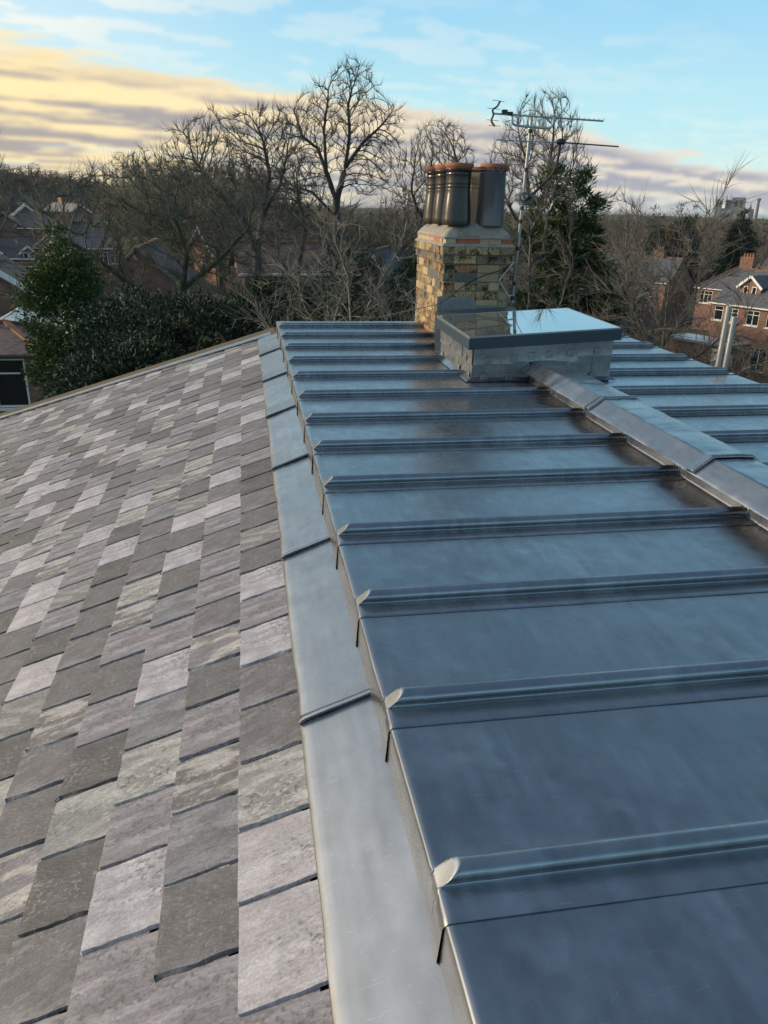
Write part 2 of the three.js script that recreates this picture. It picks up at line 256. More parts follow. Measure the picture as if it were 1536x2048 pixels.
// --- boxed ridge capping in lapped lengths
{
  const laps = [1.6, 0.43, -0.73, -1.89, -3.06, -4.23, -5.445];
  const S = [[1.992, 0.082], [1.999, 0.090], [2.030, 0.112], [2.066, 0.138], [2.081, 0.1505], [2.087, 0.1535], [2.095, 0.1545], [2.15, 0.1545], [2.19, 0.155], [2.23, 0.154], [2.275, 0.152], [2.284, 0.150], [2.292, 0.144], [2.325, 0.113], [2.358, 0.086], [2.364, 0.080]];
  for (let k = 0; k + 1 < laps.length; k++) {
    const zn = laps[k + 1], zfar = k + 2 < laps.length ? laps[k + 2] - 0.09 : laps[k + 1]; if (k + 2 >= laps.length) break;
    const z0 = laps[k + 1], z1 = laps[k + 2] - (k + 3 < laps.length ? 0.11 : 0), n = 60, b = new MB(), id = [];
    for (let j = 0; j <= n; j++) {
      const t = j / n, z = mix(z0, z1, t), flare = 0.010 * (1 - sstep(0, 0.055, t)) + 0.0035 * (1 - t), bead = 0.006 * Math.exp(-Math.pow((t - 0.022) / 0.012, 2)), row = [];
      S.forEach(([x, y], i) => {
        const cx = 2.178, dx = x - cx, o = flare + bead, sd = i < 6 || i > 10;
        const wr = (fbm(x * 9, z * 12, 3 + k, 3) - 0.5) * 0.011 + (fbm(x * 14 + 5, z * 42, 8, 2) - 0.5) * (sd ? 0.0035 : 0.0045);
        const lowEdge = i === 0 || i === S.length - 1 ? (fbm(z * 7, k, 4, 3) - 0.5) * 0.008 : 0;
        row.push(b.v(cx + dx * (1 + o * 2.4) + (sd ? wr : 0) * Math.sign(dx), y + o + (sd ? 0.3 : 1) * wr + lowEdge, z + (i < 5 ? -0.0 : 0) , x * 1.0 + y, z));
      });
      id.push(row);
    }
    for (let j = 0; j < n; j++) for (let i = 0; i + 1 < S.length; i++) { b.tri(id[j][i], id[j][i + 1], id[j + 1][i + 1]); b.tri(id[j][i], id[j + 1][i + 1], id[j + 1][i]); }
    const r0 = id[0].map(q => b.v(b.p[q * 3] + (2.178 - b.p[q * 3]) * 0.05, b.p[q * 3 + 1] - 0.010, b.p[q * 3 + 2] - 0.002, b.u[q * 2], b.u[q * 2 + 1]));
    for (let i = 0; i + 1 < S.length; i++) { b.tri(id[0][i], r0[i], id[0][i + 1]); b.tri(id[0][i + 1], r0[i], r0[i + 1]); }
    part('ridge_capping', b.geo(), M.lead, leadRoof);
  }
  part('ridge_core', new MB().box(2.075, 2.285, 0.001, 0.128, -5.44, 3.0).geo(), M.timber, leadRoof);
}
// --- lead apron strips below the drip, each lapping over the one nearer
{
  const laps = [1.6, 0.44, -0.70, -1.82, -2.93, -4.09, -5.21, -6.35, -7.5, -8.50];
  const L = 0.205; // down the slope
  for (let k = 0; k + 1 < laps.length; k++) {
    const z0 = laps[k], z1 = laps[k + 1] - (k + 2 < laps.length ? 0.08 : 0), n = 64, m = 14, b = new MB(), id = [];
    for (let j = 0; j <= n; j++) {
      const t = j / n, d = (z0 - mix(z0, z1, Math.pow(t, 1.35))), z = z0 - d, fold = 0.0075 * (1 - sstep(0.018, 0.030, d)) + 0.006 * (1 - sstep(0, 0.30, d)), row = [];
      for (let i = 0; i <= m; i++) {
        const s = mix(-0.03, L, i / m), e = i === m ? (fbm(z * 5, k, 2, 3) - 0.5) * 0.009 : 0, wav = (fbm(s * 5 + k * 3, z * 2.5, 1, 2) - 0.5) * 0.006 + (fbm(s * 16 + k, z * 9, 7, 2) - 0.5) * 0.0016, h = 0.034 + fold + wav - (i === m ? 0.003 : 0);
        const ss = s + e; row.push(b.v(XE - ss * cP - h * sP, DRIP - ss * sP + h * cP, z, ss + k * 0.3, z));
      }
      const lip = row.length; { const s = L + (fbm(z * 5, k, 2, 3) - 0.5) * 0.009 + 0.004, h = 0.024 + fold; row.push(b.v(XE - s * cP - h * sP, DRIP - s * sP + h * cP, z, s + k * 0.3, z)); }
      id.push(row);
    }
    for (let j = 0; j < n; j++) for (let i = 0; i <= m; i++) { const a = id[j][i], c = id[j][i + 1], dd = id[j + 1][i + 1], e = id[j + 1][i]; b.tri(a, e, c); b.tri(c, e, dd); }
    const r0 = id[0].map(q => b.v(b.p[q * 3] + 0.012 * sP, b.p[q * 3 + 1] - 0.012 * cP, b.p[q * 3 + 2] - 0.006, b.u[q * 2], b.u[q * 2 + 1]));
    for (let i = 0; i < id[0].length - 1; i++) { b.tri(id[0][i], id[0][i + 1], r0[i]); b.tri(id[0][i + 1], r0[i + 1], r0[i]); }
    part('lead_apron', b.geo(), M.lead, leadRoof);
  }
}

// --- slate slope
const slateRoof = new THREE.Group(); slateRoof.name = 'slate_slope'; slateRoof.userData.label = 'sloping roof of weathered purple grey natural slates'; house.add(slateRoof);
const slateMats = [];
{
  const tones = [ // base colour, streak colour, streak share, lichen speckle share
    [[0.135, 0.128, 0.128], [0.20, 0.19, 0.185], 0.5, 0.25], [[0.165, 0.155, 0.155], [0.26, 0.245, 0.24], 0.5, 0.3], [[0.33, 0.315, 0.325], [0.46, 0.44, 0.445], 0.6, 0.15],
    [[0.20, 0.195, 0.185], [0.31, 0.30, 0.28], 0.6, 0.4], [[0.215, 0.20, 0.21], [0.32, 0.30, 0.305], 0.5, 0.2], [[0.105, 0.10, 0.098], [0.18, 0.17, 0.16], 0.4, 0.35],
    [[0.26, 0.255, 0.24], [0.42, 0.41, 0.375], 0.7, 0.75], [[0.18, 0.182, 0.187], [0.27, 0.27, 0.275], 0.5, 0.3], [[0.38, 0.355, 0.355], [0.47, 0.45, 0.44], 0.6, 0.2],
    [[0.17, 0.155, 0.15], [0.38, 0.36, 0.335], 0.85, 0.5], [[0.205, 0.19, 0.20], [0.40, 0.38, 0.33], 0.8, 0.3], [[0.25, 0.252, 0.235], [0.37, 0.37, 0.335], 0.6, 0.6]];
  tones.forEach(([A0, S0, share, lich], i) => {
    const cool = c => { const k = 0.62 + 0.95 * Math.min(0.3, c[1]); return [c[0] * k * 0.995, c[1] * k, c[2] * k * 1.09]; }, A = cool(A0), S = cool(S0);
    const sc = scratchField(256, 100 + i, 26, 0.12, 1), ang = -0.35 + 0.7 * hash3(i, 3, 3), ca = Math.cos(ang), sa = Math.sin(ang);
    const rings = []; const r = rng(300 + i); for (let k = 0; k < 0; k++) rings.push([r(), r(), 0.012 + 0.022 * r(), r()]);
    const height = new Float32Array(256 * 256);
    const map = tex(256, 256, (u, v) => {
      const a = v * 1.5 * ca + u * sa, b = u * ca - v * 1.5 * sa;
      const st = fbm(a * 2.2, b * 9, i * 13, 5), fi = fbm(a * 14, b * 60, i * 17, 3), bl = fbm(u * 5, v * 6, i * 5 + 90, 4), gr = fbm(u * 60, v * 70, i + 50, 2);
      let c = mix3(A, S, clamp(sstep(0.40, 0.66, st) * share * 1.15 + 0.5 * (fi - 0.5)));
      c = c.map(x => x * (0.72 + 0.56 * bl) * (0.76 + 0.48 * gr) * (0.85 + 0.3 * fi));
      const sp = sstep(0.66 - 0.12 * lich, 0.74 - 0.08 * lich, fbm(u * 34 + i, v * 38, i * 3 + 7, 3)) * sstep(0.35, 0.65, fbm(u * 3, v * 3.4, i + 33, 3)) * lich;
      c = mix3(c, [0.47, 0.46, 0.42], sp * 0.7);
      const dk = sstep(0.52, 0.72, fbm(u * 30, v * 36, i * 9 + 2, 5)) * sstep(0.50, 0.72, fbm(a * 1.6, b * 5, i + 71, 3)); c = mix3(c, [0.085, 0.08, 0.075], dk * 0.75);
      for (const [x, y, R, w] of rings) { const d = Math.hypot(u - x, (v - y) * 1.3) * (1 + 0.5 * (gr - 0.5)); if (Math.abs(d - R) < 0.006 && w > 0.4) c = mix3(c, [0.55, 0.54, 0.50], 0.45); else if (w <= 0.4 && d < R * 0.7) c = mix3(c, [0.5, 0.49, 0.45], 0.35); }
      c = mix3(c, [0.50, 0.49, 0.47], sc(u, v) * 0.5);
      height[Math.floor(v * 256) * 256 + Math.floor(u * 256)] = 0.45 * fi + 0.35 * st + 0.2 * gr;
      return c;
    });
    const bump = tex(256, 256, (u, v) => { const h = height[Math.floor(v * 256) * 256 + Math.floor(u * 256)]; return [h, h, h]; }, false);
    slateMats.push(std({ map, roughness: 0.62 + 0.1 * hash3(i, 1, 1), bumpMap: bump, bumpScale: 0.0032 }));
  });
}
const SL = 0.36, SW = 0.236;
function slateGeo(seed) { // local x across, y up the slope, z proud; top edge inset raggedly so that the dressed edge shows
  const r = rng(seed), out = [], ins = [], T = 0.0068 + 0.003 * r();
  const add = (x, y, nx, ny) => { const j = (r() - 0.5) * 0.005; out.push([x + nx * j, y + ny * j]); const e = 0.0012 + (nx > 0 ? 0.011 : 0.006) * r() * r(); ins.push([x - nx * e + (r() - 0.5) * 0.004 * Math.abs(ny), y - ny * e + (r() - 0.5) * 0.004 * Math.abs(nx)]); };
  const h = SW / 2, cut = 0.003 + 0.022 * r() * r() * r();
  for (let k = 0; k < 5; k++) add(-h + cut + (SW - 2 * cut) * k / 4, 0, 0, -1);
  for (let k = 0; k < 11; k++) add(h, cut + (SL * 0.66 - cut) * k / 10, 1, 0);
  add(h, SL, 1, 0); add(-h, SL, -1, 0);
  for (let k = 6; k >= 0; k--) add(-h, cut + (SL * 0.75 - cut) * k / 6, -1, 0);
  const b = new MB(), n = out.length, bow = (r() - 0.5) * 0.004, f = (q, z, s) => b.v(q[0], q[1], z, q[0] / SW + 0.5, q[1] / SL + s);
  const c = b.v(0, SL * 0.4, T + bow + 0.001, 0.5, 0.4), ti = ins.map(q => f(q, T + (r() - 0.5) * 0.0012, 0)), t2 = ins.map(q => f(q, T, 0.0)), bo = out.map(q => f(q, -0.001, 0.01));
  for (let k = 0; k < n; k++) { const m = (k + 1) % n; b.tri(c, ti[k], ti[m]); b.tri(t2[k], bo[k], bo[m]); b.tri(t2[k], bo[m], t2[m]); b.p[t2[k] * 3 + 2] = b.p[ti[k] * 3 + 2]; }
  return b.geo();
}
const slateGeos = []; for (let k = 0; k < 10; k++) slateGeos.push(slateGeo(900 + k));
{
  const r = rng(4242), all = [], frus = new THREE.Vector3();
  const toWorld = (s, h, z) => V(XE - s * cP - h * sP, DRIP - s * sP + h * cP, z);
  for (let c = 0; c < 22; c++) {
    const tail = 0.398 + 0.1925 * c + (c > 3 ? 0.0006 * c : 0); let z = 1.3 + (c % 2 ? 0.118 : 0) + (r() - 0.5) * 0.03;
    const xt = XE - tail * cP, zend = vergeZ(xt) + 0.10;
    while (z > zend + 0.05) {
      let w = SW * (0.93 + 0.16 * r()); if (z - w < zend) w = z - zend;
      const zc = z - w / 2; z -= w;
      const p = toWorld(tail + (r() - 0.5) * 0.006, 0.0195, zc), q = p.clone().project(camera), sx = (w - 0.004 - 0.006 * r()) / SW;
      // tone: weighted so that mid purple greys dominate and pale ones come singly
      const t = r(), mi = t < 0.16 ? 0 : t < 0.31 ? 1 : t < 0.43 ? 4 : t < 0.52 ? 7 : t < 0.62 ? 5 : t < 0.68 ? 3 : t < 0.78 ? 2 : t < 0.84 ? 10 : t < 0.90 ? 8 : t < 0.945 ? 9 : t < 0.975 ? 6 : 11;
      all.push({ p, sx, mi, gi: Math.floor(r() * 10), tilt: 0.043 + (r() - 0.5) * 0.008, lean: -0.010 + (r() - 0.5) * 0.028, spin: (r() - 0.5) * 0.016, flip: r() < 0.5, d: p.distanceTo(EYE), vis: Math.abs(q.x) < 1.12 && Math.abs(q.y) < 1.12 && q.z < 1 });
    }
  }
  const bx = V(0, 0, 1), by = V(cP, sP, 0), bz = V(-sP, cP, 0);
  const base = new THREE.Matrix4().makeBasis(bx, by, bz);
  const baseQ = new THREE.Quaternion().setFromRotationMatrix(base);
  const place = (o, e) => { // tail lifts clear of the course below; small lean and twist of each slate
    const q = baseQ.clone().multiply(new THREE.Quaternion().setFromEuler(new THREE.Euler(-e.tilt + 0.0, e.lean, e.spin)));
    o.position.copy(e.p); o.quaternion.copy(q); o.scale.set(e.sx, 1, 1); o.updateMatrix(); return o;
  };
  all.sort((a, b2) => (b2.vis - a.vis) || a.d - b2.d);
  const rest = slateMats.map(() => []), tmp = new THREE.Object3D();
  all.forEach((e, k) => {
    if (k < 300) place(part('slate', slateGeos[e.gi], slateMats[e.mi], slateRoof), e);
    else { place(tmp, e); rest[e.mi].push(slateGeos[e.gi].clone().applyMatrix4(tmp.matrix)); }
  });
  const gs = [], ms = []; rest.forEach((l, k) => { if (l.length) { gs.push(mergeGeometries(l)); ms.push(slateMats[k]); } });
  const far = part('far_slates', mergeGeometries(gs, true), ms, slateRoof); far.userData.kind = 'stuff';
  // wire hooks that hold slates beside the nearest joints
  const hook = new THREE.TubeGeometry(new THREE.CatmullRomCurve3([V(0, 0.035, 0.0), V(0, 0.004, 0.002), V(0.001, -0.006, 0.004), V(0.002, -0.006, 0.010), V(0.002, 0.006, 0.0125)]), 10, 0.0015, 5);
  all.filter((e, k) => k < 300 && hash3(k, 8, 2) < 0.10 && e.d < 4.5).slice(0, 14).forEach(e => { const h = part('slate_hook', hook, M.rustIron, slateRoof); h.position.copy(e.p).addScaledVector(bz, 0.0015).addScaledVector(bx, SW * 0.5 * e.sx + 0.002); h.quaternion.copy(baseQ); h.rotateZ(0.5); });
  // boarding under the slates
  const b = new MB(), P = (s, h, z) => toWorld(s, h, z).toArray();
  b.poly([P(-0.02, 0.002, 1.6), P(-0.02, 0.002, -8.45), P(4.55, 0.002, vergeZ(XE - 4.55 * cP) + 0.12), P(4.55, 0.002, 1.6)]);
  part('under_boarding', b.geo(), M.rustIron, slateRoof);
  // verge: metal trim over the slate ends, then the bargeboard
  const xa = 0.26, xb = XE - 4.55 * cP, ln = (x, dz, h) => { const s = (XE - x) / cP; const q = toWorld(s, h, vergeZ(x) + dz); return q.toArray(); };
  const vb = new MB(); vb.quad(ln(xa, 0.135, 0.047), ln(xa, 0.03, 0.052), ln(xb, 0.03, 0.052), ln(xb, 0.135, 0.047)); vb.quad(ln(xa, 0.139, 0.034), ln(xa, 0.135, 0.047), ln(xb, 0.135, 0.047), ln(xb, 0.139, 0.034)); vb.quad(ln(xa, 0.03, 0.052), ln(xa, 0.03, 0.03), ln(xb, 0.03, 0.03), ln(xb, 0.03, 0.052));
  part('verge_flashing', vb.geo(), M.lead, slateRoof);
  const bb = new MB(); bb.beam(ln(xa + 0.05, -0.015, -0.02), ln(xb, -0.015, -0.02), 0.028, 0.19); part('bargeboard', bb.geo(), M.timber, slateRoof, 'thin brown bargeboard along the far verge');
  const gut = new THREE.CylinderGeometry(0.055, 0.055, 9.5, 12, 1, true, 0, Math.PI); gut.rotateZ(Math.PI); gut.rotateX(Math.PI / 2);
  const gm = part('gutter', gut, M.cableGrey, slateRoof); gm.position.set(xb - 0.04, DRIP - 4.55 * sP - 0.02, -4.5);
}
// --- rooflight on its lead-clad kerb
{
  const g = new THREE.Group(); g.name = 'rooflight'; g.userData.label = 'rectangular glazed rooflight with anthracite frame on a lead clad kerb'; house.add(g);
  const x0 = 1.625, x1 = 2.695, z0 = -5.465, z1 = -6.42, top = (x, z) => 0.318 + (x - 1.57) * 0.058 + (-5.42 - z) * 0.016;
  const kb = new MB(); const T = (x, z, d) => [x, top(x, z) - d, z];
  kb.poly([[x0, 0, z0], [x1, 0, z0], T(x1, z0, 0.07), T(x0, z0, 0.07)]); kb.poly([[x0, 0, z1], [x0, 0, z0], T(x0, z0, 0.07), T(x0, z1, 0.07)]); kb.poly([[x1, 0, z0], [x1, 0, z1], T(x1, z1, 0.07), T(x1, z0, 0.07)]); kb.poly([[x1, 0, z1], [x0, 0, z1], T(x0, z1, 0.07), T(x1, z1, 0.07)]);
  part('kerb', kb.geo(), M.leadOld, g);
  // dressed lead pieces on the two faces in view, in two rows with lapped ends, plus fixing clips
  const r = rng(77);
  const sheetOn = (face, a0, a1, y0, y1a, y1b, off) => { // a runs along the face
    const n = 10, m = 5, b = new MB(), id = [];
    for (let j = 0; j <= m; j++) { const row = []; for (let i = 0; i <= n; i++) { const a = mix(a0, a1, i / n), y = mix(y0 + 0.002, mix(y1a, y1b, i / n), j / m) + (j === 0 ? (fbm(a * 9, face * 4 + y0 * 20, 1, 2) - 0.5) * 0.012 : 0), o = off + (fbm(a * 7, y * 9, 5 + face, 3) - 0.5) * 0.009 + (j === 0 ? 0.004 : 0); row.push(face === 0 ? b.v(a, y, z0 + o, a, y) : b.v(x0 - o, y, a, a, y)); } id.push(row); }
    for (let j = 0; j < m; j++) for (let i = 0; i < n; i++) { const [p, q, s, t] = [id[j][i], id[j][i + 1], id[j + 1][i + 1], id[j + 1][i]]; if (face === 0) { b.tri(p, q, s); b.tri(p, s, t); } else { b.tri(p, s, q); b.tri(p, t, s); } }
    part('lead_cladding', b.geo(), M.leadOld, g);
  };
  sheetOn(0, 1.62, 2.02, 0.0, 0.14, 0.15, 0.006); sheetOn(0, 2.01, 2.05, 0.0, 0.15, 0.15, 0.008); sheetOn(0, 2.33, 2.56, 0.0, 0.19, 0.20, 0.006); sheetOn(0, 2.55, 2.70, 0.0, 0.20, 0.21, 0.009);
  sheetOn(0, 1.62, 1.93, 0.125, 0.27, 0.28, 0.011); sheetOn(0, 1.92, 2.43, 0.145, 0.28, 0.31, 0.015); sheetOn(0, 2.42, 2.70, 0.185, 0.31, 0.325, 0.011);
  sheetOn(1, -5.47, -5.86, 0.0, 0.13, 0.14, 0.006); sheetOn(1, -5.84, -6.43, 0.0, 0.14, 0.15, 0.009); sheetOn(1, -5.47, -5.76, 0.12, 0.26, 0.26, 0.011); sheetOn(1, -5.74, -6.43, 0.13, 0.26, 0.27, 0.015);
  const clip = (face, a, y) => { const s = new THREE.Shape(); s.moveTo(-0.025, 0); s.lineTo(0.025, 0); s.lineTo(0.025, 0.032); s.quadraticCurveTo(0.025, 0.046, 0.010, 0.046); s.lineTo(-0.010, 0.046); s.quadraticCurveTo(-0.025, 0.046, -0.025, 0.032); s.lineTo(-0.025, 0); const e = new THREE.ExtrudeGeometry(s, { depth: 0.005, bevelEnabled: true, bevelSize: 0.002, bevelThickness: 0.002, bevelSegments: 1, curveSegments: 4 }); const m = part('clip', e, M.leadOld, g); if (face === 0) m.position.set(a, y, z0 + 0.016); else { m.position.set(x0 - 0.016, y, a); m.rotation.y = -Math.PI / 2; } };
  [[0, 1.71, 0.012], [0, 1.90, 0.012], [0, 1.73, 0.13], [0, 1.935, 0.145], [0, 2.07, 0.165], [0, 2.20, 0.175], [0, 2.37, 0.185], [0, 2.58, 0.20], [0, 2.56, 0.012], [1, -5.52, 0.012], [1, -5.80, 0.014], [1, -5.62, 0.125], [1, -6.10, 0.135], [1, -6.33, 0.014]].forEach(a => clip(...a));
  // fold of lead at the foot
  const ft = new MB(); ft.quad([x0 - 0.06, 0.006, z0 + 0.045], [x1 + 0.05, 0.006, z0 + 0.045], [x1 + 0.02, 0.03, z0 + 0.004], [x0 - 0.01, 0.03, z0 + 0.004]); ft.quad([x0 - 0.06, 0.006, z1], [x0 - 0.06, 0.006, z0 + 0.045], [x0 - 0.01, 0.03, z0 + 0.004], [x0 - 0.01, 0.03, z1]); part('foot_flashing', ft.geo(), M.lead, g);
  // frame: four mitred fascia members
  const X0 = 1.57, X1 = 2.74, Z0 = -5.42, Z1 = -6.47, fh = 0.080, fw = 0.045, P = (x, z, d) => [x, top(x, z) - d, z];
  const member = (A, Bp, iA, iB) => { const b = new MB(), c = 0.006; const q = (p, d) => P(p[0], p[1], d), lerp = (p, o, t) => [mix(p[0], o[0], t), mix(p[1], o[1], t)], A2 = lerp(A, iA, c / fw), B2 = lerp(Bp, iB, c / fw);
    b.quad(q(A, fh), q(Bp, fh), q(Bp, c), q(A, c)); b.quad(q(A, c), q(Bp, c), q(B2, 0), q(A2, 0)); b.quad(q(A2, 0), q(B2, 0), q(iB, 0), q(iA, 0)); b.quad(q(iA, fh), q(iB, fh), q(Bp, fh), q(A, fh)); b.quad(q(iB, fh), q(iA, fh), q(iA, 0), q(iB, 0)); part('frame', b.geo(), M.frame, g); };
  const o = [[X0, Z0], [X1, Z0], [X1, Z1], [X0, Z1]], n = [[X0 + fw, Z0 - fw], [X1 - fw, Z0 - fw], [X1 - fw, Z1 + fw], [X0 + fw, Z1 + fw]];
  for (let k = 0; k < 4; k++) member(o[k], o[(k + 1) % 4], n[k], n[(k + 1) % 4]);
  const e = 0.012, gl = new MB(), gp = [[X0 + e, Z0 - e], [X1 - e, Z0 - e], [X1 - e, Z1 + e], [X0 + e, Z1 + e]].map(([x, z]) => [x, top(x, z) + 0.010, z]), gd = gp.map(([x, y, z]) => [x, y - 0.009, z]);
  gl.quad(...gp); for (let k = 0; k < 4; k++) gl.quad(gd[k], gd[(k + 1) % 4], gp[(k + 1) % 4], gp[k]); part('glass_pane', gl.geo(), M.roofGlass, g);
  [[0, 1], [1, 2], [2, 3], [3, 0]].forEach(([a, c]) => { const q = k => [gp[k][0] * 1, gp[k][1] - 0.004, gp[k][2]]; part('edge_trim', new MB().beam(q(a), q(c), 0.012, 0.010).geo(), M.frameEdge, g); });
}
// --- chimney stack
{
  const g = new THREE.Group(); g.name = 'chimney'; g.userData.label = 'sooty yellow brick chimney stack with six tall pots'; house.add(g);
  const X0 = 1.85, X1 = 2.50, Z0 = -7.40, Z1 = -8.60, H = 0.0815, J = 0.009, r = rng(515);
  const stain = tex(256, 256, (u, v) => { const a = tn(u, v, 4, 201), b = tn(u, v, 20, 203, 4); const t = 0.62 + 0.55 * a + 0.5 * (b - 0.5); return [t * 0.85, t * 0.85, t * 0.85]; });
  const sootMap = tex(256, 256, (u, v) => { const a = tn(u, v, 5, 211, 5), b = tn(u, v, 30, 213, 3), s = sstep(0.34, 0.66, a + 0.7 * (b - 0.5)); return mix3([0.075, 0.07, 0.066], [0.86, 0.76, 0.62], s); });
  const bm = (c, m = stain, rep_ = 2.3) => std({ color: rgb(...c), map: rep(m, rep_, rep_), roughness: 0.92, bumpMap: rep(leadBump, 9, 9), bumpScale: 0.004 });
  const bricks = [bm([0.50, 0.39, 0.22]), bm([0.40, 0.31, 0.19]), bm([0.46, 0.37, 0.24], sootMap, 3.1), bm([0.44, 0.36, 0.22], sootMap, 4.3), bm([0.36, 0.30, 0.20], sootMap, 2.7), bm([0.52, 0.42, 0.26], sootMap, 5.1), bm([0.24, 0.21, 0.16], sootMap, 3.7), bm([0.33, 0.28, 0.19], sootMap, 3.3), bm([0.42, 0.24, 0.14], sootMap, 3.9), bm([0.14, 0.135, 0.125], stain, 3)];
  const red = [bm([0.46, 0.17, 0.10]), bm([0.50, 0.34, 0.24]), bm([0.52, 0.43, 0.27]), bm([0.44, 0.14, 0.08])];
  const shapes = {};
  const bg = (L, W, h, vr) => { const k = [L, W, h, vr].map(v => v.toFixed(3)).join(); return shapes[k] ??= (() => { const e = 0.004, b = new MB(), c = (sx, sy, sz, dx, dy, dz) => [sx * (L / 2 - dx), sy * (h / 2 - dy), sz * (W / 2 - dz)];
    // box with chamfered long edges
    const x = L / 2, y = h / 2, z = W / 2; b.quad([-x + e, -y + e, z], [x - e, -y + e, z], [x - e, y - e, z], [-x + e, y - e, z]); b.quad([x - e, -y + e, -z], [-x + e, -y + e, -z], [-x + e, y - e, -z], [x - e, y - e, -z]); b.quad([x, -y + e, z - e], [x, -y + e, -z + e], [x, y - e, -z + e], [x, y - e, z - e]); b.quad([-x, -y + e, -z + e], [-x, -y + e, z - e], [-x, y - e, z - e], [-x, y - e, -z + e]); b.quad([-x + e, y, z - e], [x - e, y, z - e], [x - e, y, -z + e], [-x + e, y, -z + e]);
    b.quad([-x + e, y - e, z], [x - e, y - e, z], [x - e, y, z - e], [-x + e, y, z - e]); b.quad([x, y - e, z - e], [x, y - e, -z + e], [x - e, y, -z + e], [x - e, y, z - e]); b.quad([-x, y - e, -z + e], [-x, y - e, z - e], [-x + e, y, z - e], [-x + e, y, -z + e]); b.quad([-x + e, -y, -z + e], [x - e, -y, -z + e], [x - e, -y, z - e], [-x + e, -y, z - e]);
    b.quad([x - e, -y + e, z], [x, -y + e, z - e], [x, y - e, z - e], [x - e, y - e, z]); b.quad([-x, -y + e, z - e], [-x + e, -y + e, z], [-x + e, y - e, z], [-x, y - e, z - e]); b.quad([-x + e, -y, z - e], [x - e, -y, z - e], [x - e, -y + e, z], [-x + e, -y + e, z]); b.quad([-x, -y + e, z - e], [-x, -y + e, -z + e], [-x + e, -y, -z + e], [-x + e, -y, z - e]);
    for (let q = 0; q < b.u.length; q += 2) { b.u[q] += 0.371 * vr; b.u[q + 1] += 0.217 * vr * vr; } return b.geo(); })(); };
  const D = 0.10; // bed depth of a brick
  function course(y, k, out, mats) { // one ring of bricks; out = projection beyond the shaft
    const x0 = X0 - out, x1 = X1 + out, z0 = Z0 + out, z1 = Z1 - out, h = H - J;
    const run = (face, a, bnd) => { // lay along a face between a and bnd
      const len = Math.abs(bnd - a), lens = []; let left = len, first = k % 2 ? 0.108 : 0.222; const head = k % 4 === 3;
      while (left > 0.03) { let L = lens.length === 0 ? first : (head ? 0.113 : 0.222); if (left - L < 0.06) L = left; lens.push(L); left -= L; }
      let t = 0; const dir = Math.sign(bnd - a);
      for (const L of lens) { const m = a + dir * (t + L / 2); t += L; const w = L - J, pr = (r() - 0.5) * 0.003 + 0.004;
        const set = mats || bricks; let mi = Math.floor(r() * set.length);
        const mesh = part('brick', bg(Math.round(w * 200) / 200, D, h, Math.floor(r() * 7)), set[mi], g);
        if (face === 'front') mesh.position.set(m, y, z0 - D / 2 + pr); else if (face === 'back') mesh.position.set(m, y, z1 + D / 2 - pr);
        else if (face === 'left') { mesh.position.set(x0 + D / 2 - pr, y, m); mesh.rotation.y = -Math.PI / 2; } else { mesh.position.set(x1 - D / 2 + pr, y, m); mesh.rotation.y = Math.PI / 2; }
        mesh.rotation.z += (r() - 0.5) * 0.01; }
    };
    const q = D + J / 2;
    if (k % 2) { run('front', x0, x1); run('left', z0 - q, z1); run('right', z0 - q, z1); run('back', x0 + q, x1 - q); } else { run('front', x0 + q, x1 - q); run('left', z0, z1); run('right', z0, z1); run('back', x0 + q, x1 - q); }
  }
  const n = 11, top = 0.858;
  for (let k = 0; k < n; k++) course(top - H * (k + 0.5), n - k, k === 0 ? 0.030 : k === 1 ? 0.016 : 0);
  part('mortar_core', new MB().box(X0 + 0.006, X1 - 0.006, -0.35, top - 2 * H + 0.004, Z1 + 0.006, Z0 - 0.006).geo(), M.mortar, g);
  part('corbel_core', new MB().box(X0 - 0.006, X1 + 0.006, top - 2 * H + 0.006, top - H, Z1 - 0.006, Z0 + 0.006).box(X0 - 0.022, X1 + 0.022, top - H + 0.002, top - 0.006, Z1 - 0.022, Z0 + 0.022).geo(), M.mortar, g);
  // weathered cement fillet on the corbel, a red course, then domed flaunching
  const frus = (a, b2, y0, y1, mat, name) => { const m = new MB(), c = (i, y) => [[X0 - i, y, Z0 + i], [X1 + i, y, Z0 + i], [X1 + i, y, Z1 - i], [X0 - i, y, Z1 - i]], A = c(a, y0), B2 = c(b2, y1); for (let k = 0; k < 4; k++) m.quad(A[k], A[(k + 1) % 4], B2[(k + 1) % 4], B2[k]); m.quad(...B2); part(name, m.geo(), mat, g); };
  frus(0.034, 0.006, top - 0.004, top + 0.022, M.cement, 'cement_fillet');
  course(top + 0.022 + H * 0.40, 5, 0.002, red);
  part('red_course_core', new MB().box(X0 + 0.006, X1 - 0.006, top, top + 0.085, Z1 + 0.006, Z0 - 0.006).geo(), M.mortar, g);
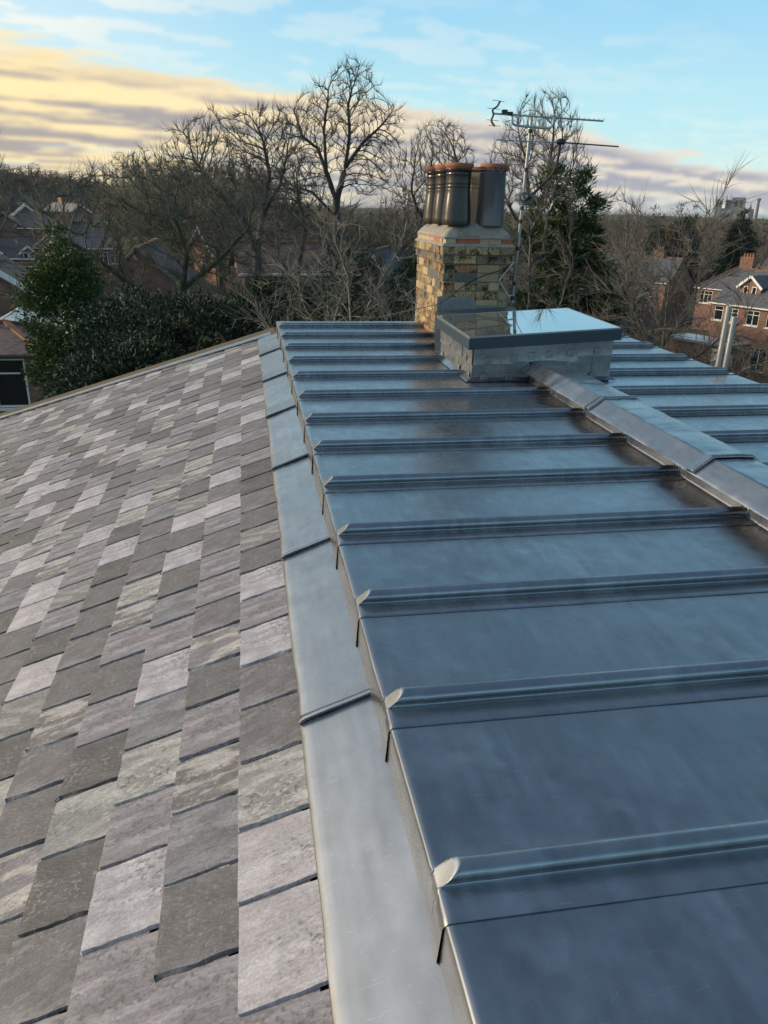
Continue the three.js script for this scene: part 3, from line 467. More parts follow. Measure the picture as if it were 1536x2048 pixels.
  { // flaunching: rounded cement cap with soft lumps round the pots
    const b = new MB(), nx = 26, nz = 40, id = []; const ys = top + 0.075;
    for (let j = 0; j <= nz; j++) { const row = []; for (let i = 0; i <= nx; i++) { const u = i / nx * 2 - 1, w = j / nz * 2 - 1, x = mix(X0, X1, (u + 1) / 2), z = mix(Z0, Z1, (w + 1) / 2), ed = Math.min(1 - Math.abs(u), (1 - Math.abs(w)) * 1.85); const y = ys + 0.125 * Math.pow(clamp(ed / 0.42), 0.55) * (0.92 + 0.16 * fbm(x * 9, z * 9, 3, 3)) + (ed > 0 ? (fbm(x * 30, z * 30, 2, 2) - 0.5) * 0.008 : 0), o = 0.012 * (ed < 0.02 ? 1 : 0); row.push(b.v(x + Math.sign(u) * o * (Math.abs(u) > 0.98 ? 1 : 0), y, z - Math.sign(w) * o * (Math.abs(w) > 0.98 ? 1 : 0), x, z)); } id.push(row); }
    for (let j = 0; j < nz; j++) for (let i = 0; i < nx; i++) { b.tri(id[j][i], id[j][i + 1], id[j + 1][i + 1]); b.tri(id[j][i], id[j + 1][i + 1], id[j + 1][i]); }
    const rim = []; for (let i = 0; i <= nx; i++) rim.push(id[0][i]); for (let j = 1; j <= nz; j++) rim.push(id[j][nx]); for (let i = nx - 1; i >= 0; i--) rim.push(id[nz][i]); for (let j = nz - 1; j >= 0; j--) rim.push(id[j][0]);
    const lo = rim.map(q => b.v(b.p[q * 3], ys - 0.014, b.p[q * 3 + 2], b.p[q * 3] + b.p[q * 3 + 2], ys)); for (let k = 0; k + 1 < rim.length; k++) { b.tri(rim[k], lo[k], lo[k + 1]); b.tri(rim[k], lo[k + 1], rim[k + 1]); }
    part('flaunching', b.geo(), M.cement, g);
  }
  // pots
  const lathe = (pts, seg = 36) => new THREE.LatheGeometry(pts.map(([x, y]) => new THREE.Vector2(x, y)), seg);
  const potA = lathe([[0.136, 0], [0.139, 0.035], [0.136, 0.06], [0.134, 0.10], [0.130, 0.16], [0.124, 0.22], [0.119, 0.27], [0.1165, 0.30], [0.1185, 0.306], [0.1165, 0.312], [0.116, 0.33], [0.1185, 0.336], [0.116, 0.342], [0.1155, 0.36], [0.118, 0.367], [0.1155, 0.373], [0.115, 0.43], [0.119, 0.436], [0.119, 0.444], [0.116, 0.450], [0.117, 0.468], [0.127, 0.474], [0.129, 0.484], [0.120, 0.488], [0.10, 0.49], [0.095, 0.40]]);
  const potB = lathe([[0.132, 0], [0.133, 0.05], [0.130, 0.16], [0.126, 0.30], [0.122, 0.42], [0.121, 0.45], [0.126, 0.456], [0.121, 0.464], [0.121, 0.474], [0.131, 0.480], [0.131, 0.492], [0.11, 0.495], [0.10, 0.40]]);
  const potC = lathe([[0.115, 0], [0.115, 0.30], [0.118, 0.31], [0.106, 0.315], [0.106, 0.34], [0.118, 0.345], [0.106, 0.35], [0.106, 0.375], [0.12, 0.38], [0.122, 0.42], [0.135, 0.43], [0.135, 0.475], [0.12, 0.48], [0.10, 0.48]], 8);
  const cap = lathe([[0.114, 0], [0.120, 0.002], [0.122, 0.014], [0.133, 0.020], [0.135, 0.044], [0.130, 0.050], [0.112, 0.051], [0.104, 0.046], [0.104, 0.0]]);
  const capHoles = (() => { const l = []; for (let k = 0; k < 14; k++) { const a = k / 14 * 6.283, q = new THREE.CylinderGeometry(0.008, 0.008, 0.008, 8); q.rotateX(Math.PI / 2); q.rotateY(Math.PI / 2 - a); q.translate(Math.cos(a) * 0.122, 0.010, Math.sin(a) * 0.122); l.push(q); } return mergeGeometries(l); })();
  const yb = 1.035;
  const pot = (geo, mat, x, z, ry, capMat, s, lean, label, holes) => { const p = part('chimney_pot', geo, mat, g, label); p.position.set(x, yb, z); p.rotation.set(0, ry, lean); p.scale.set(s, 1, s); const hh = geo === potA ? 0.486 : geo === potB ? 0.490 : 0.478; const c = part('pot_cap', cap, capMat, g); c.position.set(x - Math.sin(lean) * hh, yb + hh * Math.cos(lean), z); c.rotation.z = lean; c.scale.set(s, 1, s); if (holes) { const h = part('vent_holes', capHoles, M.blackPlastic, g); h.position.copy(c.position); h.rotation.copy(c.rotation); } };
  pot(potA, M.potGlaze, 1.985, -7.56, 0.4, M.terracotta, 1, -0.01, 'glossy black brown chimney pot nearest the corner');
  pot(potB, M.potGrey, 2.315, -7.56, 1.1, M.terracotta, 1, -0.025, 'matt dark grey tapered chimney pot at the front right', true);
  pot(potA, M.potGlaze, 1.985, -7.98, 2.0, M.terracotta, 0.97, 0.0); pot(potA, M.potGlaze, 1.985, -8.40, 3.0, M.terracottaDark, 0.97, 0.01, undefined, true);
  pot(potC, M.potBuff, 2.34, -7.99, 0.39, M.terracottaDark, 1, 0, 'buff louvred chimney pot behind the front pair', true); pot(potB, M.potGrey, 2.33, -8.40, 1.6, M.terracotta, 1, 0.01);
  // stepped lead flashing at the foot
  const fl = (pts, name = 'step_flashing') => { const b = new MB(); b.poly(pts); part(name, b.geo(), M.leadOld, g); };
  fl([[1.80, 0.20, Z0 + 0.012], [2.11, 0.20, Z0 + 0.012], [2.17, 0.392, Z0 + 0.010], [1.80, 0.400, Z0 + 0.010]]); fl([[2.08, 0.13, Z0 + 0.016], [2.50, 0.13, Z0 + 0.016], [2.50, 0.318, Z0 + 0.014], [2.13, 0.318, Z0 + 0.014]]);
  fl([[X0 - 0.010, -0.02, -7.62], [X0 - 0.010, -0.02, Z0 + 0.01], [X0 - 0.012, 0.40, Z0 + 0.01], [X0 - 0.012, 0.36, -7.50]]);
  fl([[1.58, 0.02, -6.50], [2.74, 0.02, -6.50], [2.55, 0.31, Z0 + 0.02], [1.78, 0.26, Z0 + 0.02]], 'gutter_lining');
}

// ---------------------------------------------------------------- aerials on the chimney
{
  const Z = -7.66, X = 2.66;
  const m = thing('aerial_mast', 'pale metal aerial mast strapped to the right side of the brick chimney', 'mast');
  part('mast', rodGeo([X - 0.02, 0.31, Z], [X + 0.02, 1.99, Z], 0.0155, 12), M.galv, m);
  [0.36, 0.50, 0.83, 1.08, 1.20, 1.54, 1.87].forEach(y => part('tape_band', rodGeo([X - 0.02 + (y - 0.31) * 0.0238, y - 0.018, Z], [X - 0.02 + (y - 0.31) * 0.0238 + 0.001, y + 0.018, Z], 0.0175, 12), M.blackPlastic, m));
  part('bracket_plate', new MB().beam([2.515, 0.36, Z + 0.06], [2.515, 0.74, Z + 0.06], 0.035, 0.03).geo(), M.rustIron, m);
  part('bracket_arm', rodGeo([2.50, 0.70, Z + 0.06], [X, 0.70, Z], 0.008), M.alu, m); part('bracket_arm', rodGeo([2.50, 0.40, Z + 0.06], [X, 0.38, Z], 0.008), M.alu, m);
  part('stay_strap', tubeGeo([[2.53, 0.72, Z + 0.27], [2.40, 0.56, Z + 0.285], [2.41, 0.53, Z + 0.285], [2.52, 0.39, Z + 0.27]], 0.007, 6, 30), M.alu, m);
  part('clamp', new THREE.CylinderGeometry(0.028, 0.028, 0.03, 10).translate(X + 0.02, 1.90, Z), M.alu, m);
  const coil = []; const r = rng(9); for (let k = 0; k < 7; k++) { const pts = []; const R = 0.052 + 0.016 * r(), tx = r() * 0.5 - 0.25, tz = r() * 0.5 - 0.25; for (let a = 0; a <= 12; a++) { const t = a / 12 * 6.283; pts.push([X + 0.02 + Math.cos(t) * R * 1.15 + 0.01 * r(), 1.285 + Math.sin(t) * R * 0.72 + tx * 0.06 + Math.cos(t) * tz * 0.1, Z + 0.03 + Math.sin(t) * 0.02 + 0.006 * r()]); } coil.push(tubeGeo(pts, 0.0045, 5, 40)); }
  part('cable_coil', mergeGeometries(coil), M.cableGrey, m);
  part('cable', tubeGeo([[X + 0.03, 1.24, Z + 0.02], [X + 0.07, 1.05, Z + 0.03], [X + 0.06, 0.86, Z + 0.02], [X + 0.0, 0.70, Z + 0.02], [X + 0.0, 0.36, Z + 0.02]], 0.004, 5, 40), M.cableGrey, m);
  part('cable', tubeGeo([[X + 0.04, 1.90, Z], [X + 0.05, 1.70, Z + 0.02], [X + 0.015, 1.50, Z + 0.02], [X + 0.05, 1.40, Z + 0.02], [X + 0.01, 1.30, Z + 0.03]], 0.0035, 5, 40), M.blackPlastic, m);
  const y = thing('television_aerial', 'long multi element television aerial on top of the mast', 'aerial');
  const bl = [2.30, 2.000, Z + 0.02], br = [3.40, 1.985, Z - 0.02];
  part('boom', rodGeo(bl, br, 0.008), M.alu, y);
  for (let k = 0; k < 19; k++) { const t = 0.20 + 0.79 * k / 18, x = mix(bl[0], br[0], t), yy = mix(bl[1], br[1], t), L = 0.10 - 0.03 * t; part('element', rodGeo([x - L * 0.35, yy + 0.008, Z + L], [x + L * 0.35, yy + 0.008, Z - L], 0.0028, 6), M.alu, y); }
  part('reflector_arm', tubeGeo([[2.36, 2.105, Z + 0.02], [2.335, 2.06, Z + 0.02], [2.295, 2.03, Z + 0.02], [2.305, 1.99, Z + 0.02], [2.29, 1.94, Z + 0.02], [2.325, 1.895, Z + 0.02]], 0.009, 6, 30), M.rustIron, y);
  [[2.345, 2.105], [2.305, 2.04], [2.305, 1.945], [2.325, 1.90]].forEach(([x, yy]) => part('reflector_rod', rodGeo([x - 0.10, yy - 0.012, Z + 0.16], [x + 0.10, yy + 0.012, Z - 0.12], 0.003, 6), M.alu, y));
  part('connector_box', new MB().box(2.385, 2.43, 2.005, 2.035, Z, Z + 0.05).geo(), M.blackPlastic, y); part('connector_box', new MB().box(2.44, 2.485, 1.99, 2.02, Z, Z + 0.04).geo(), M.blackPlastic, y);
  part('cradle', tubeGeo([[2.485, 1.99, Z + 0.02], [2.49, 1.94, Z + 0.02], [2.53, 1.912, Z + 0.02], [2.68, 1.905, Z + 0.02], [2.84, 1.90, Z + 0.02], [2.88, 1.925, Z + 0.02], [2.895, 1.985, Z + 0.02]], 0.011, 8, 50), M.alu, y);
  const d = thing('radio_aerial', 'straight radio dipole on a cranked grey arm beside the mast', 'aerial');
  part('dipole_rod', rodGeo([2.31, 1.776, Z + 0.12], [2.95, 1.782, Z + 0.05], 0.0055), M.alu, d); part('dipole_rod', rodGeo([2.99, 1.782, Z + 0.05], [3.585, 1.772, Z - 0.02], 0.0065), M.rustIron, d);
  part('hub', new THREE.LatheGeometry([[0, 0], [0.03, 0], [0.045, 0.012], [0.045, 0.028], [0.03, 0.042], [0.012, 0.05], [0, 0.052]].map(q => new THREE.Vector2(...q)), 16).translate(2.97, 1.765, Z + 0.05), M.blackPlastic, d);
  part('arm', tubeGeo([[2.965, 1.775, Z + 0.05], [2.96, 1.66, Z + 0.045], [2.945, 1.56, Z + 0.04], [2.89, 1.47, Z + 0.03], [2.80, 1.375, Z + 0.02], [2.715, 1.285, Z + 0.0], [2.67, 1.255, Z]], 0.0135, 8, 60), M.rustIron, d);
  const c = part('aerial_cable', tubeGeo([[1.39, 0.07, -8.35], [1.60, 0.18, -8.0], [1.83, 0.34, -7.39], [2.05, 0.50, -7.375], [2.25, 0.60, -7.375], [2.45, 0.66, -7.375], [2.56, 0.72, -7.45]], 0.0045, 5, 60), M.blackPlastic, scene);
  tagged(c, 'thin black aerial cable looping across the chimney face to the flat roof', 'cable');
}
// ---------------------------------------------------------------- scaffold tubes past the right-hand edge
for (const [x, z, top, label] of [[4.15, -6.30, 0.452, 'taller grey scaffold tube standing beyond the right edge of the lead roof'], [4.19, -6.25, 0.368, 'shorter grey scaffold tube standing beyond the right edge of the lead roof']]) {
  const t = new THREE.LatheGeometry([[0.0242, -8.3], [0.0242, 0], [0.0225, 0.001], [0.0205, 0], [0.0205, -0.4]].map(q => new THREE.Vector2(...q)), 20); t.translate(x, top, z);
  tagged(part('scaffold_tube', t, M.galv, scene), label, 'scaffold tube', 'scaffold tubes by the roof edge');
}

// ---------------------------------------------------------------- ground
const ground = (x, z) => {
  const d = Math.hypot(x, z), f = sstep(14, 70, d);
  let y = -8 - 3.4 * f * sstep(-20, 40, x) - 1.2 * sstep(80, 260, d);
  y += 10.5 * sstep(150, 360, d) * (1 - sstep(900, 1600, d)) * sstep(-0.06, -0.24, x / Math.max(40, -z + 1)) * (z < 0 ? 1 : 0);
  return y + (fbm(x * 0.02, z * 0.02, 4, 3) - 0.5) * 1.6 * f + (fbm(x * 0.2, z * 0.2, 5, 2) - 0.5) * 0.3;
};
{
  const b = new MB(), rings = [0, 3, 6, 9, 12, 15, 18, 22, 26, 31, 37, 44, 52, 62, 74, 88, 105, 125, 150, 180, 215, 260, 310, 370, 450, 560, 700, 900, 1200, 1700, 2500, 3300], n = 120, id = [];
  rings.forEach(R => { const row = []; for (let k = 0; k <= n; k++) { const a = k / n * 6.28319, x = Math.cos(a) * R, z = Math.sin(a) * R; row.push(b.v(x, ground(x, z), z, x, z)); } id.push(row); });
  for (let j = 0; j + 1 < rings.length; j++) for (let k = 0; k < n; k++) { b.tri(id[j][k], id[j][k + 1], id[j + 1][k + 1]); b.tri(id[j][k], id[j + 1][k + 1], id[j + 1][k]); }
  const gm = tex(512, 512, (u, v) => { const a = tn(u, v, 6, 301), c = tn(u, v, 40, 302, 4), m = sstep(0.4, 0.62, a); return mix3([0.045, 0.035, 0.024], [0.040, 0.055, 0.020], m).map(q => q * (0.6 + 0.8 * c)); });
  const g = part('ground', b.geo(), std({ map: rep(gm, 0.12, 0.12), roughness: 1 }), scene); g.userData.kind = 'structure';
}
// ---------------------------------------------------------------- trees
const bark = [std({ color: rgb(0.060, 0.053, 0.043), roughness: 0.95 }), std({ color: rgb(0.085, 0.078, 0.064), roughness: 0.95 }), std({ color: rgb(0.055, 0.058, 0.032), roughness: 0.95 }), std({ color: rgb(0.185, 0.18, 0.16), roughness: 0.9 })];
const twig = [std({ color: rgb(0.098, 0.092, 0.080), roughness: 0.95 }), std({ color: rgb(0.130, 0.118, 0.100), roughness: 0.95 }), std({ color: rgb(0.104, 0.104, 0.074), roughness: 0.95 }), std({ color: rgb(0.165, 0.155, 0.135), roughness: 0.9 }), std({ color: rgb(0.15, 0.075, 0.048), roughness: 0.95 })];
function ring(b, P, D, r, n, ph) { // adds a ring of n vertices round P facing D
  const s = Math.abs(D.y) > 0.9 ? V(1, 0, 0) : V(0, 1, 0), x = s.cross(D).normalize(), y = D.clone().cross(x), o = [];
  for (let k = 0; k < n; k++) { const a = k / n * 6.28319 + ph; o.push(b.v(P.x + (x.x * Math.cos(a) + y.x * Math.sin(a)) * r, P.y + (x.y * Math.cos(a) + y.y * Math.sin(a)) * r, P.z + (x.z * Math.cos(a) + y.z * Math.sin(a)) * r)); }
  return o;
}
function spike(b, px, py, pz, dx, dy, dz, L, r, bend) { // a twig: thin tapered three-sided shoot with a slight bend
  let ax = dy * 0.3 - dz, ay = dz * 0.2 - dx * 0.3, az = dx; const l = Math.hypot(ax, ay, az) || 1; ax /= l; ay /= l; az /= l; const bx = dy * az - dz * ay, by = dz * ax - dx * az, bz = dx * ay - dy * ax;
  const mx = px + dx * L * 0.55 + ax * bend, my = py + dy * L * 0.55 + ay * bend, mz = pz + dz * L * 0.55 + az * bend, i = [], m = [];
  for (let k = 0; k < 3; k++) { const c = Math.cos(k * 2.0944) * r, s = Math.sin(k * 2.0944) * r; i.push(b.v(px + ax * c + bx * s, py + ay * c + by * s, pz + az * c + bz * s)); m.push(b.v(mx + (ax * c + bx * s) * 0.6, my + (ay * c + by * s) * 0.6, mz + (az * c + bz * s) * 0.6)); }
  const t = b.v(px + dx * L, py + dy * L + Math.abs(bend) * 0.3, pz + dz * L);
  for (let k = 0; k < 3; k++) { const q = (k + 1) % 3; b.tri(i[k], i[q], m[q]); b.tri(i[k], m[q], m[k]); b.tri(m[k], m[q], t); }
}
function shoot(b, px, py, pz, dx, dy, dz, L, r) { // the same for trees too far off to show the bend
  let ax = dy * 0.3 - dz, ay = dz * 0.2 - dx * 0.3, az = dx; const l = Math.hypot(ax, ay, az) || 1; ax /= l; ay /= l; az /= l; const bx = dy * az - dz * ay, by = dz * ax - dx * az, bz = dx * ay - dy * ax, i = [];
  for (let k = 0; k < 3; k++) { const c = Math.cos(k * 2.0944) * r, s = Math.sin(k * 2.0944) * r; i.push(b.v(px + ax * c + bx * s, py + ay * c + by * s, pz + az * c + bz * s)); }
  const t = b.v(px + dx * L, py + dy * L, pz + dz * L); for (let k = 0; k < 3; k++) b.tri(i[k], i[(k + 1) % 3], t);
}
// bare tree grown towards points scattered through its crown; o.env: ellipsoids [x, y, z, rx, ry, rz], o.trunk: starting polylines
function growTree(o) {
  const r = rng(o.seed), st = o.step, P = [], par = [], kids = [];
  const add = (x, y, z, p) => { P.push([x, y, z]); par.push(p); kids.push(0); if (p >= 0) kids[p]++; return P.length - 1; };
  for (const line of o.trunk) { let prev = line.from ?? -1; const pts = line.pts ?? line; for (let k = 0; k + 1 < pts.length; k++) { const a = pts[k], c = pts[k + 1], L = Math.hypot(c[0] - a[0], c[1] - a[1], c[2] - a[2]), n = Math.max(1, Math.round(L / st)); if (k === 0 && prev < 0) { let best = -1, bd = 1e9; P.forEach((q, i) => { const d = Math.hypot(q[0] - a[0], q[1] - a[1], q[2] - a[2]); if (d < bd) { bd = d; best = i; } }); prev = P.length && bd < st * 1.6 ? best : add(...a, -1); } for (let j = 1; j <= n; j++) { const t = j / n, w = 0.10 * st; prev = add(mix(a[0], c[0], t) + (r() - 0.5) * w, mix(a[1], c[1], t), mix(a[2], c[2], t) + (r() - 0.5) * w, prev); } } }
  const at = []; const vol = o.env.map(e => e[3] * e[4] * e[5]), tot = vol.reduce((a, b) => a + b, 0);
  o.env.forEach((e, k) => { const n = Math.round(o.n * vol[k] / tot); for (let q = 0; q < n; q++) { let x, y, z; do { x = r() * 2 - 1; y = r() * 2 - 1; z = r() * 2 - 1; } while (x * x + y * y + z * z > 1 || (x * x + y * y + z * z < 0.16 && r() < 0.5)); at.push([e[0] + x * e[3], e[1] + y * e[4], e[2] + z * e[5], -1, 1e9]); } });
  const di = o.di ?? st * 9, dk = o.dk ?? st * 1.7; let from = 0;
  for (let it = 0; it < (o.iters ?? 90) && at.length && P.length < (o.max ?? 5000); it++) {
    for (const a of at) for (let i = from; i < P.length; i++) { const q = P[i], d = (q[0] - a[0]) ** 2 + (q[1] - a[1]) ** 2 + (q[2] - a[2]) ** 2; if (d < a[4]) { a[4] = d; a[3] = i; } }
    from = P.length; const acc = new Map();
    for (const a of at) if (a[4] < di * di) { const q = P[a[3]], l = Math.sqrt(a[4]) || 1; let s = acc.get(a[3]); if (!s) acc.set(a[3], s = [0, 0, 0]); s[0] += (a[0] - q[0]) / l; s[1] += (a[1] - q[1]) / l; s[2] += (a[2] - q[2]) / l; }
    if (!acc.size) break;
    for (const [i, s] of acc) { if (kids[i] > 3) continue; const q = P[i]; let l = Math.hypot(...s) || 1, dx = s[0] / l, dy = s[1] / l, dz = s[2] / l; if (par[i] >= 0) { const w = P[par[i]]; const m = Math.hypot(q[0] - w[0], q[1] - w[1], q[2] - w[2]) || 1, k = o.stiff ?? 0.45; dx += (q[0] - w[0]) / m * k; dy += (q[1] - w[1]) / m * k; dz += (q[2] - w[2]) / m * k; } const j = o.wander ?? 0.55; dx += (r() - 0.5) * j; dy += (r() - 0.5) * j + (o.up ?? 0.05); dz += (r() - 0.5) * j; l = Math.hypot(dx, dy, dz); add(q[0] + dx / l * st, q[1] + dy / l * st, q[2] + dz / l * st, i); }
    for (let k = at.length - 1; k >= 0; k--) { const a = at[k]; for (let i = from; i < P.length; i++) { const q = P[i]; if ((q[0] - a[0]) ** 2 + (q[1] - a[1]) ** 2 + (q[2] - a[2]) ** 2 < dk * dk) { at[k] = at[at.length - 1]; at.pop(); break; } } }
  }
  const N = P.length, R = new Float64Array(N), ex = o.pipe ?? 2.35, sum = new Float64Array(N);
  const r0 = o.tip ?? 0.007; for (let i = N - 1; i >= 0; i--) { R[i] = sum[i] ? Math.pow(sum[i], 1 / ex) : r0; if (par[i] >= 0) sum[par[i]] += Math.pow(R[i], ex); }
  const sc = o.base ? Math.max(0.6, o.base / R[0]) : 1; for (let i = 0; i < N; i++) { const t = R[i] / R[0]; R[i] *= mix(1, sc, Math.pow(t, 0.7)); }
  const big = Array(N).fill(-1); for (let i = 1; i < N; i++) if (par[i] >= 0 && (big[par[i]] < 0 || R[i] > R[big[par[i]]])) big[par[i]] = i;
  const tb = new MB(), cb = new MB(), thick = o.thick ?? 0.03, rings = Array(N).fill(null), vec = i => V(...P[i]);
  const dirAt = i => { const a = par[i] >= 0 ? vec(par[i]) : vec(i), c = big[i] >= 0 ? vec(big[i]) : vec(i); return c.sub(a).normalize(); };
  for (let i = 0; i < N; i++) {
    const p = par[i]; if (p < 0) continue;
    const b = R[i] > thick ? tb : cb, n = R[i] > 0.10 ? 8 : R[i] > 0.035 ? 5 : 3;
    let a = rings[p]; if (!(big[p] === i && a && a.b === b && a.n === n)) { const rr = big[p] === i ? R[p] : Math.min(R[p] * 0.85, R[i] * 1.15); a = { b, n, v: ring(b, vec(p), vec(i).sub(vec(p)).normalize(), rr, n, 0) }; }
    const c = { b, n, v: ring(b, vec(i), dirAt(i), R[i], n, 0) }; rings[i] = c;
    for (let k = 0; k < n; k++) { const m = (k + 1) % n; b.tri(a.v[k], a.v[m], c.v[m]); b.tri(a.v[k], c.v[m], c.v[k]); }
  }
  const tw = o.twigs ?? 3, TL = o.twigLen ?? 0.5, tr = o.twigR ?? 0.006;
  for (let i = 1; i < N; i++) if (R[i] < (o.twigMax ?? 0.022) && par[i] >= 0) {
    const q = P[i], w = P[par[i]], m = Math.hypot(q[0] - w[0], q[1] - w[1], q[2] - w[2]) || 1, n = big[i] < 0 ? tw + 2 : r() < tw % 1 ? Math.ceil(tw) : Math.floor(tw);
    for (let k = 0; k < n; k++) { const s = o.spread ?? 1.5; let dx = (q[0] - w[0]) / m + (r() - 0.5) * s, dy = (q[1] - w[1]) / m + (r() - 0.5) * s + (o.twigUp ?? 0.3), dz = (q[2] - w[2]) / m + (r() - 0.5) * s; const l = Math.hypot(dx, dy, dz) || 1; const t = r(); (o.simple ? shoot : spike)(cb, mix(w[0], q[0], t), mix(w[1], q[1], t), mix(w[2], q[2], t), dx / l, dy / l, dz / l, TL * (0.35 + 0.9 * r()), Math.min(tr, R[i]), (r() - 0.5) * TL * 0.22); }
  }
  return { trunk: tb.geo(), crown: cb.geo() };
}
function bareTree(label, o, pos, bm, tm, group, name = 'bare_tree') { const t = thing(name, label, 'tree', group), g = growTree(o); part('trunk', g.trunk, bm, t); part('crown', g.crown, tm, t); t.position.set(...pos); return t; }
function cloneThing(src, name, label, pos, turn, s, group, mats) { const c = src.clone(); c.name = numbered(name); c.userData = { label, category: src.userData.category }; if (group) c.userData.group = group; scene.add(c); c.position.set(...pos); c.rotation.y = turn; c.scale.set(...(Array.isArray(s) ? s : [s, s, s])); if (mats) c.children.forEach((q, k) => { q.material = mats[k]; }); return c; }
// -- tall trees on the skyline (local origin at the foot)
const G = (x, z) => ground(x, z);
{
  let gy = G(0.3, -36);
  bareTree('wide spreading bare tree on the skyline left of the tallest tree', { seed: 31, pipe: 2.6, step: 0.27, n: 4200, base: 0.26, tip: 0.01, stiff: 0.95, wander: 0.42, up: 0.16, twigs: 3, twigLen: 0.6, twigR: 0.0085, twigUp: 0.8, max: 13000,
    dk: 0.31, simple: true, spread: 1.3, di: 1.9, trunk: [[[0.2, 0, 0], [0.15, 4.5, 0], [0.25, 7.2, 0.1], [-0.3, 8.6, 0.2], [-1.3, 9.7, 0.1], [-2.0, 10.6, 0]], [[0.25, 7.2, 0.1], [0.6, 8.9, -0.2], [0.9, 10.4, -0.3], [0.7, 11.6, -0.2]], [[0.6, 8.9, -0.2], [1.3, 10.0, 0.3], [1.6, 11.0, 0.3]]],
    env: [[-0.9, 10.9, 0, 2.6, 1.75, 2.2], [0.9, 11.5, 0, 1.5, 1.6, 1.8], [-2.0, 9.7, 0.3, 1.3, 1.2, 1.4], [1.3, 9.0, 0.4, 1.3, 1.4, 1.6]] }, [0.3, gy, -36], bark[0], twig[0]);
  gy = G(2.6, -34);
  bareTree('slender mossy bare tree between the spreading tree and the tallest tree', { seed: 33, step: 0.27, n: 1500, base: 0.20, tip: 0.01, stiff: 0.6, wander: 0.8, twigs: 4, twigLen: 0.5, twigR: 0.011, dk: 0.36, simple: true, trunk: [[[0, 0, 0], [0.3, 4.0, 0], [-0.3, 6.4, 0.1], [0.1, 8.4, 0], [-0.2, 10.0, 0]], [[-0.3, 6.4, 0.1], [-1.0, 7.3, 0.3], [-1.1, 8.6, 0.3]], [[0.3, 4.8, 0], [1.2, 6.3, 0.2], [1.6, 7.7, 0.2]]], env: [[-0.1, 9.9, 0, 1.2, 1.6, 1.2], [-0.8, 8.0, 0.2, 1.0, 1.2, 1.0], [1.2, 7.9, 0.1, 1.0, 1.1, 1.0]] }, [2.4, gy, -34], bark[2], twig[0]);
  gy = G(4.6, -40);
  bareTree('tallest bare tree with two crooked limbs left of the chimney', { seed: 37, pipe: 2.7, step: 0.29, n: 5000, base: 0.27, tip: 0.011, stiff: 0.95, wander: 0.42, up: 0.16, twigs: 3, twigLen: 0.6, twigR: 0.0085, twigUp: 0.8, max: 14000,
    dk: 0.31, simple: true, spread: 1.3, di: 1.9, trunk: [[[0.1, 0, 0], [0.0, 6, 0], [-0.1, 9.6, 0], [-0.6, 10.9, 0.2], [-1.0, 11.9, 0.2], [-1.7, 12.4, 0.1], [-2.0, 13.2, 0.1]], [[-0.1, 9.6, 0], [0.35, 11.2, -0.2], [0.55, 12.6, -0.2], [0.45, 13.8, -0.1], [0.6, 14.4, 0]], [[0.35, 11.2, -0.2], [1.2, 12.3, 0.1], [2.0, 13.0, 0.2], [2.5, 13.6, 0.2]], [[-0.6, 10.9, 0.2], [-0.7, 12.7, 0], [-0.5, 14.2, 0.1]], [[0, 8.8, 0], [-1.3, 10.0, 0.4], [-2.3, 10.3, 0.4]]],
    env: [[0.6, 13.9, 0, 1.4, 1.75, 1.4], [-0.9, 12.9, 0, 1.5, 1.5, 1.5], [-1.9, 12.3, 0.2, 1.0, 1.5, 1.2], [2.0, 12.7, 0.1, 1.1, 1.4, 1.2], [1.5, 11.3, 0.2, 1.7, 1.5, 1.4], [-1.7, 10.6, 0.4, 1.4, 1.0, 1.2]] }, [4.6, gy, -40], bark[0], twig[0]);
  gy = G(11.1, -46.7);
  bareTree('bare round crowned tree behind the left chimney pots', { seed: 41, pipe: 2.6, step: 0.30, n: 4000, base: 0.26, tip: 0.012, stiff: 0.95, wander: 0.42, up: 0.16, twigs: 3, twigLen: 0.6, twigR: 0.0085, max: 12000, dk: 0.31, simple: true, twigUp: 0.8, spread: 1.3, di: 1.9, trunk: [[[0, 0, 0], [0, 6.5, 0], [0.1, 9.4, 0], [-0.3, 10.8, 0.1]], [[0.1, 9.4, 0], [0.8, 10.8, 0.1], [1.1, 11.8, 0]], [[0, 8.6, 0], [-1.2, 10.0, 0.2], [-1.6, 10.9, 0.2]]], env: [[-0.1, 12.5, 0, 2.1, 2.0, 2.0], [0.4, 11.2, 0, 2.3, 1.5, 2.0], [-1.2, 10.6, 0.2, 1.5, 1.3, 1.5]] }, [11.1, gy, -46.7], bark[0], twig[0]);
  gy = G(15.1, -41.4);
  bareTree('bare tree with a tall rounded crown behind the aerials', { seed: 43, pipe: 2.6, step: 0.29, n: 4400, base: 0.27, tip: 0.01, stiff: 0.95, wander: 0.42, up: 0.16, twigs: 3, twigLen: 0.6, twigR: 0.0085, twigUp: 0.8, max: 13000, dk: 0.31, simple: true, spread: 1.3, di: 1.9, trunk: [[[0, 0, 0], [-0.1, 7, 0], [0, 9.6, 0], [-0.5, 11.3, 0], [-0.8, 12.8, 0.1]], [[0, 9.6, 0], [0.5, 11.5, 0.1], [0.6, 13.3, 0]], [[-0.1, 8.6, 0], [-1.4, 10.3, 0.2], [-2.0, 11.4, 0.2]], [[0, 9.2, 0], [1.3, 10.9, 0.2], [1.7, 12.2, 0.2]]], env: [[0.1, 13.4, 0, 2.1, 2.4, 1.9], [1.4, 12.0, 0, 1.3, 2.0, 1.5], [-1.5, 12.0, 0, 1.4, 1.9, 1.5], [-2.4, 11.2, 0.1, 1.0, 1.4, 1.2]] }, [15.1, gy, -41.4], bark[0], twig[0]);
  // nearer trees below the roof line
  gy = G(-1.9, -22);
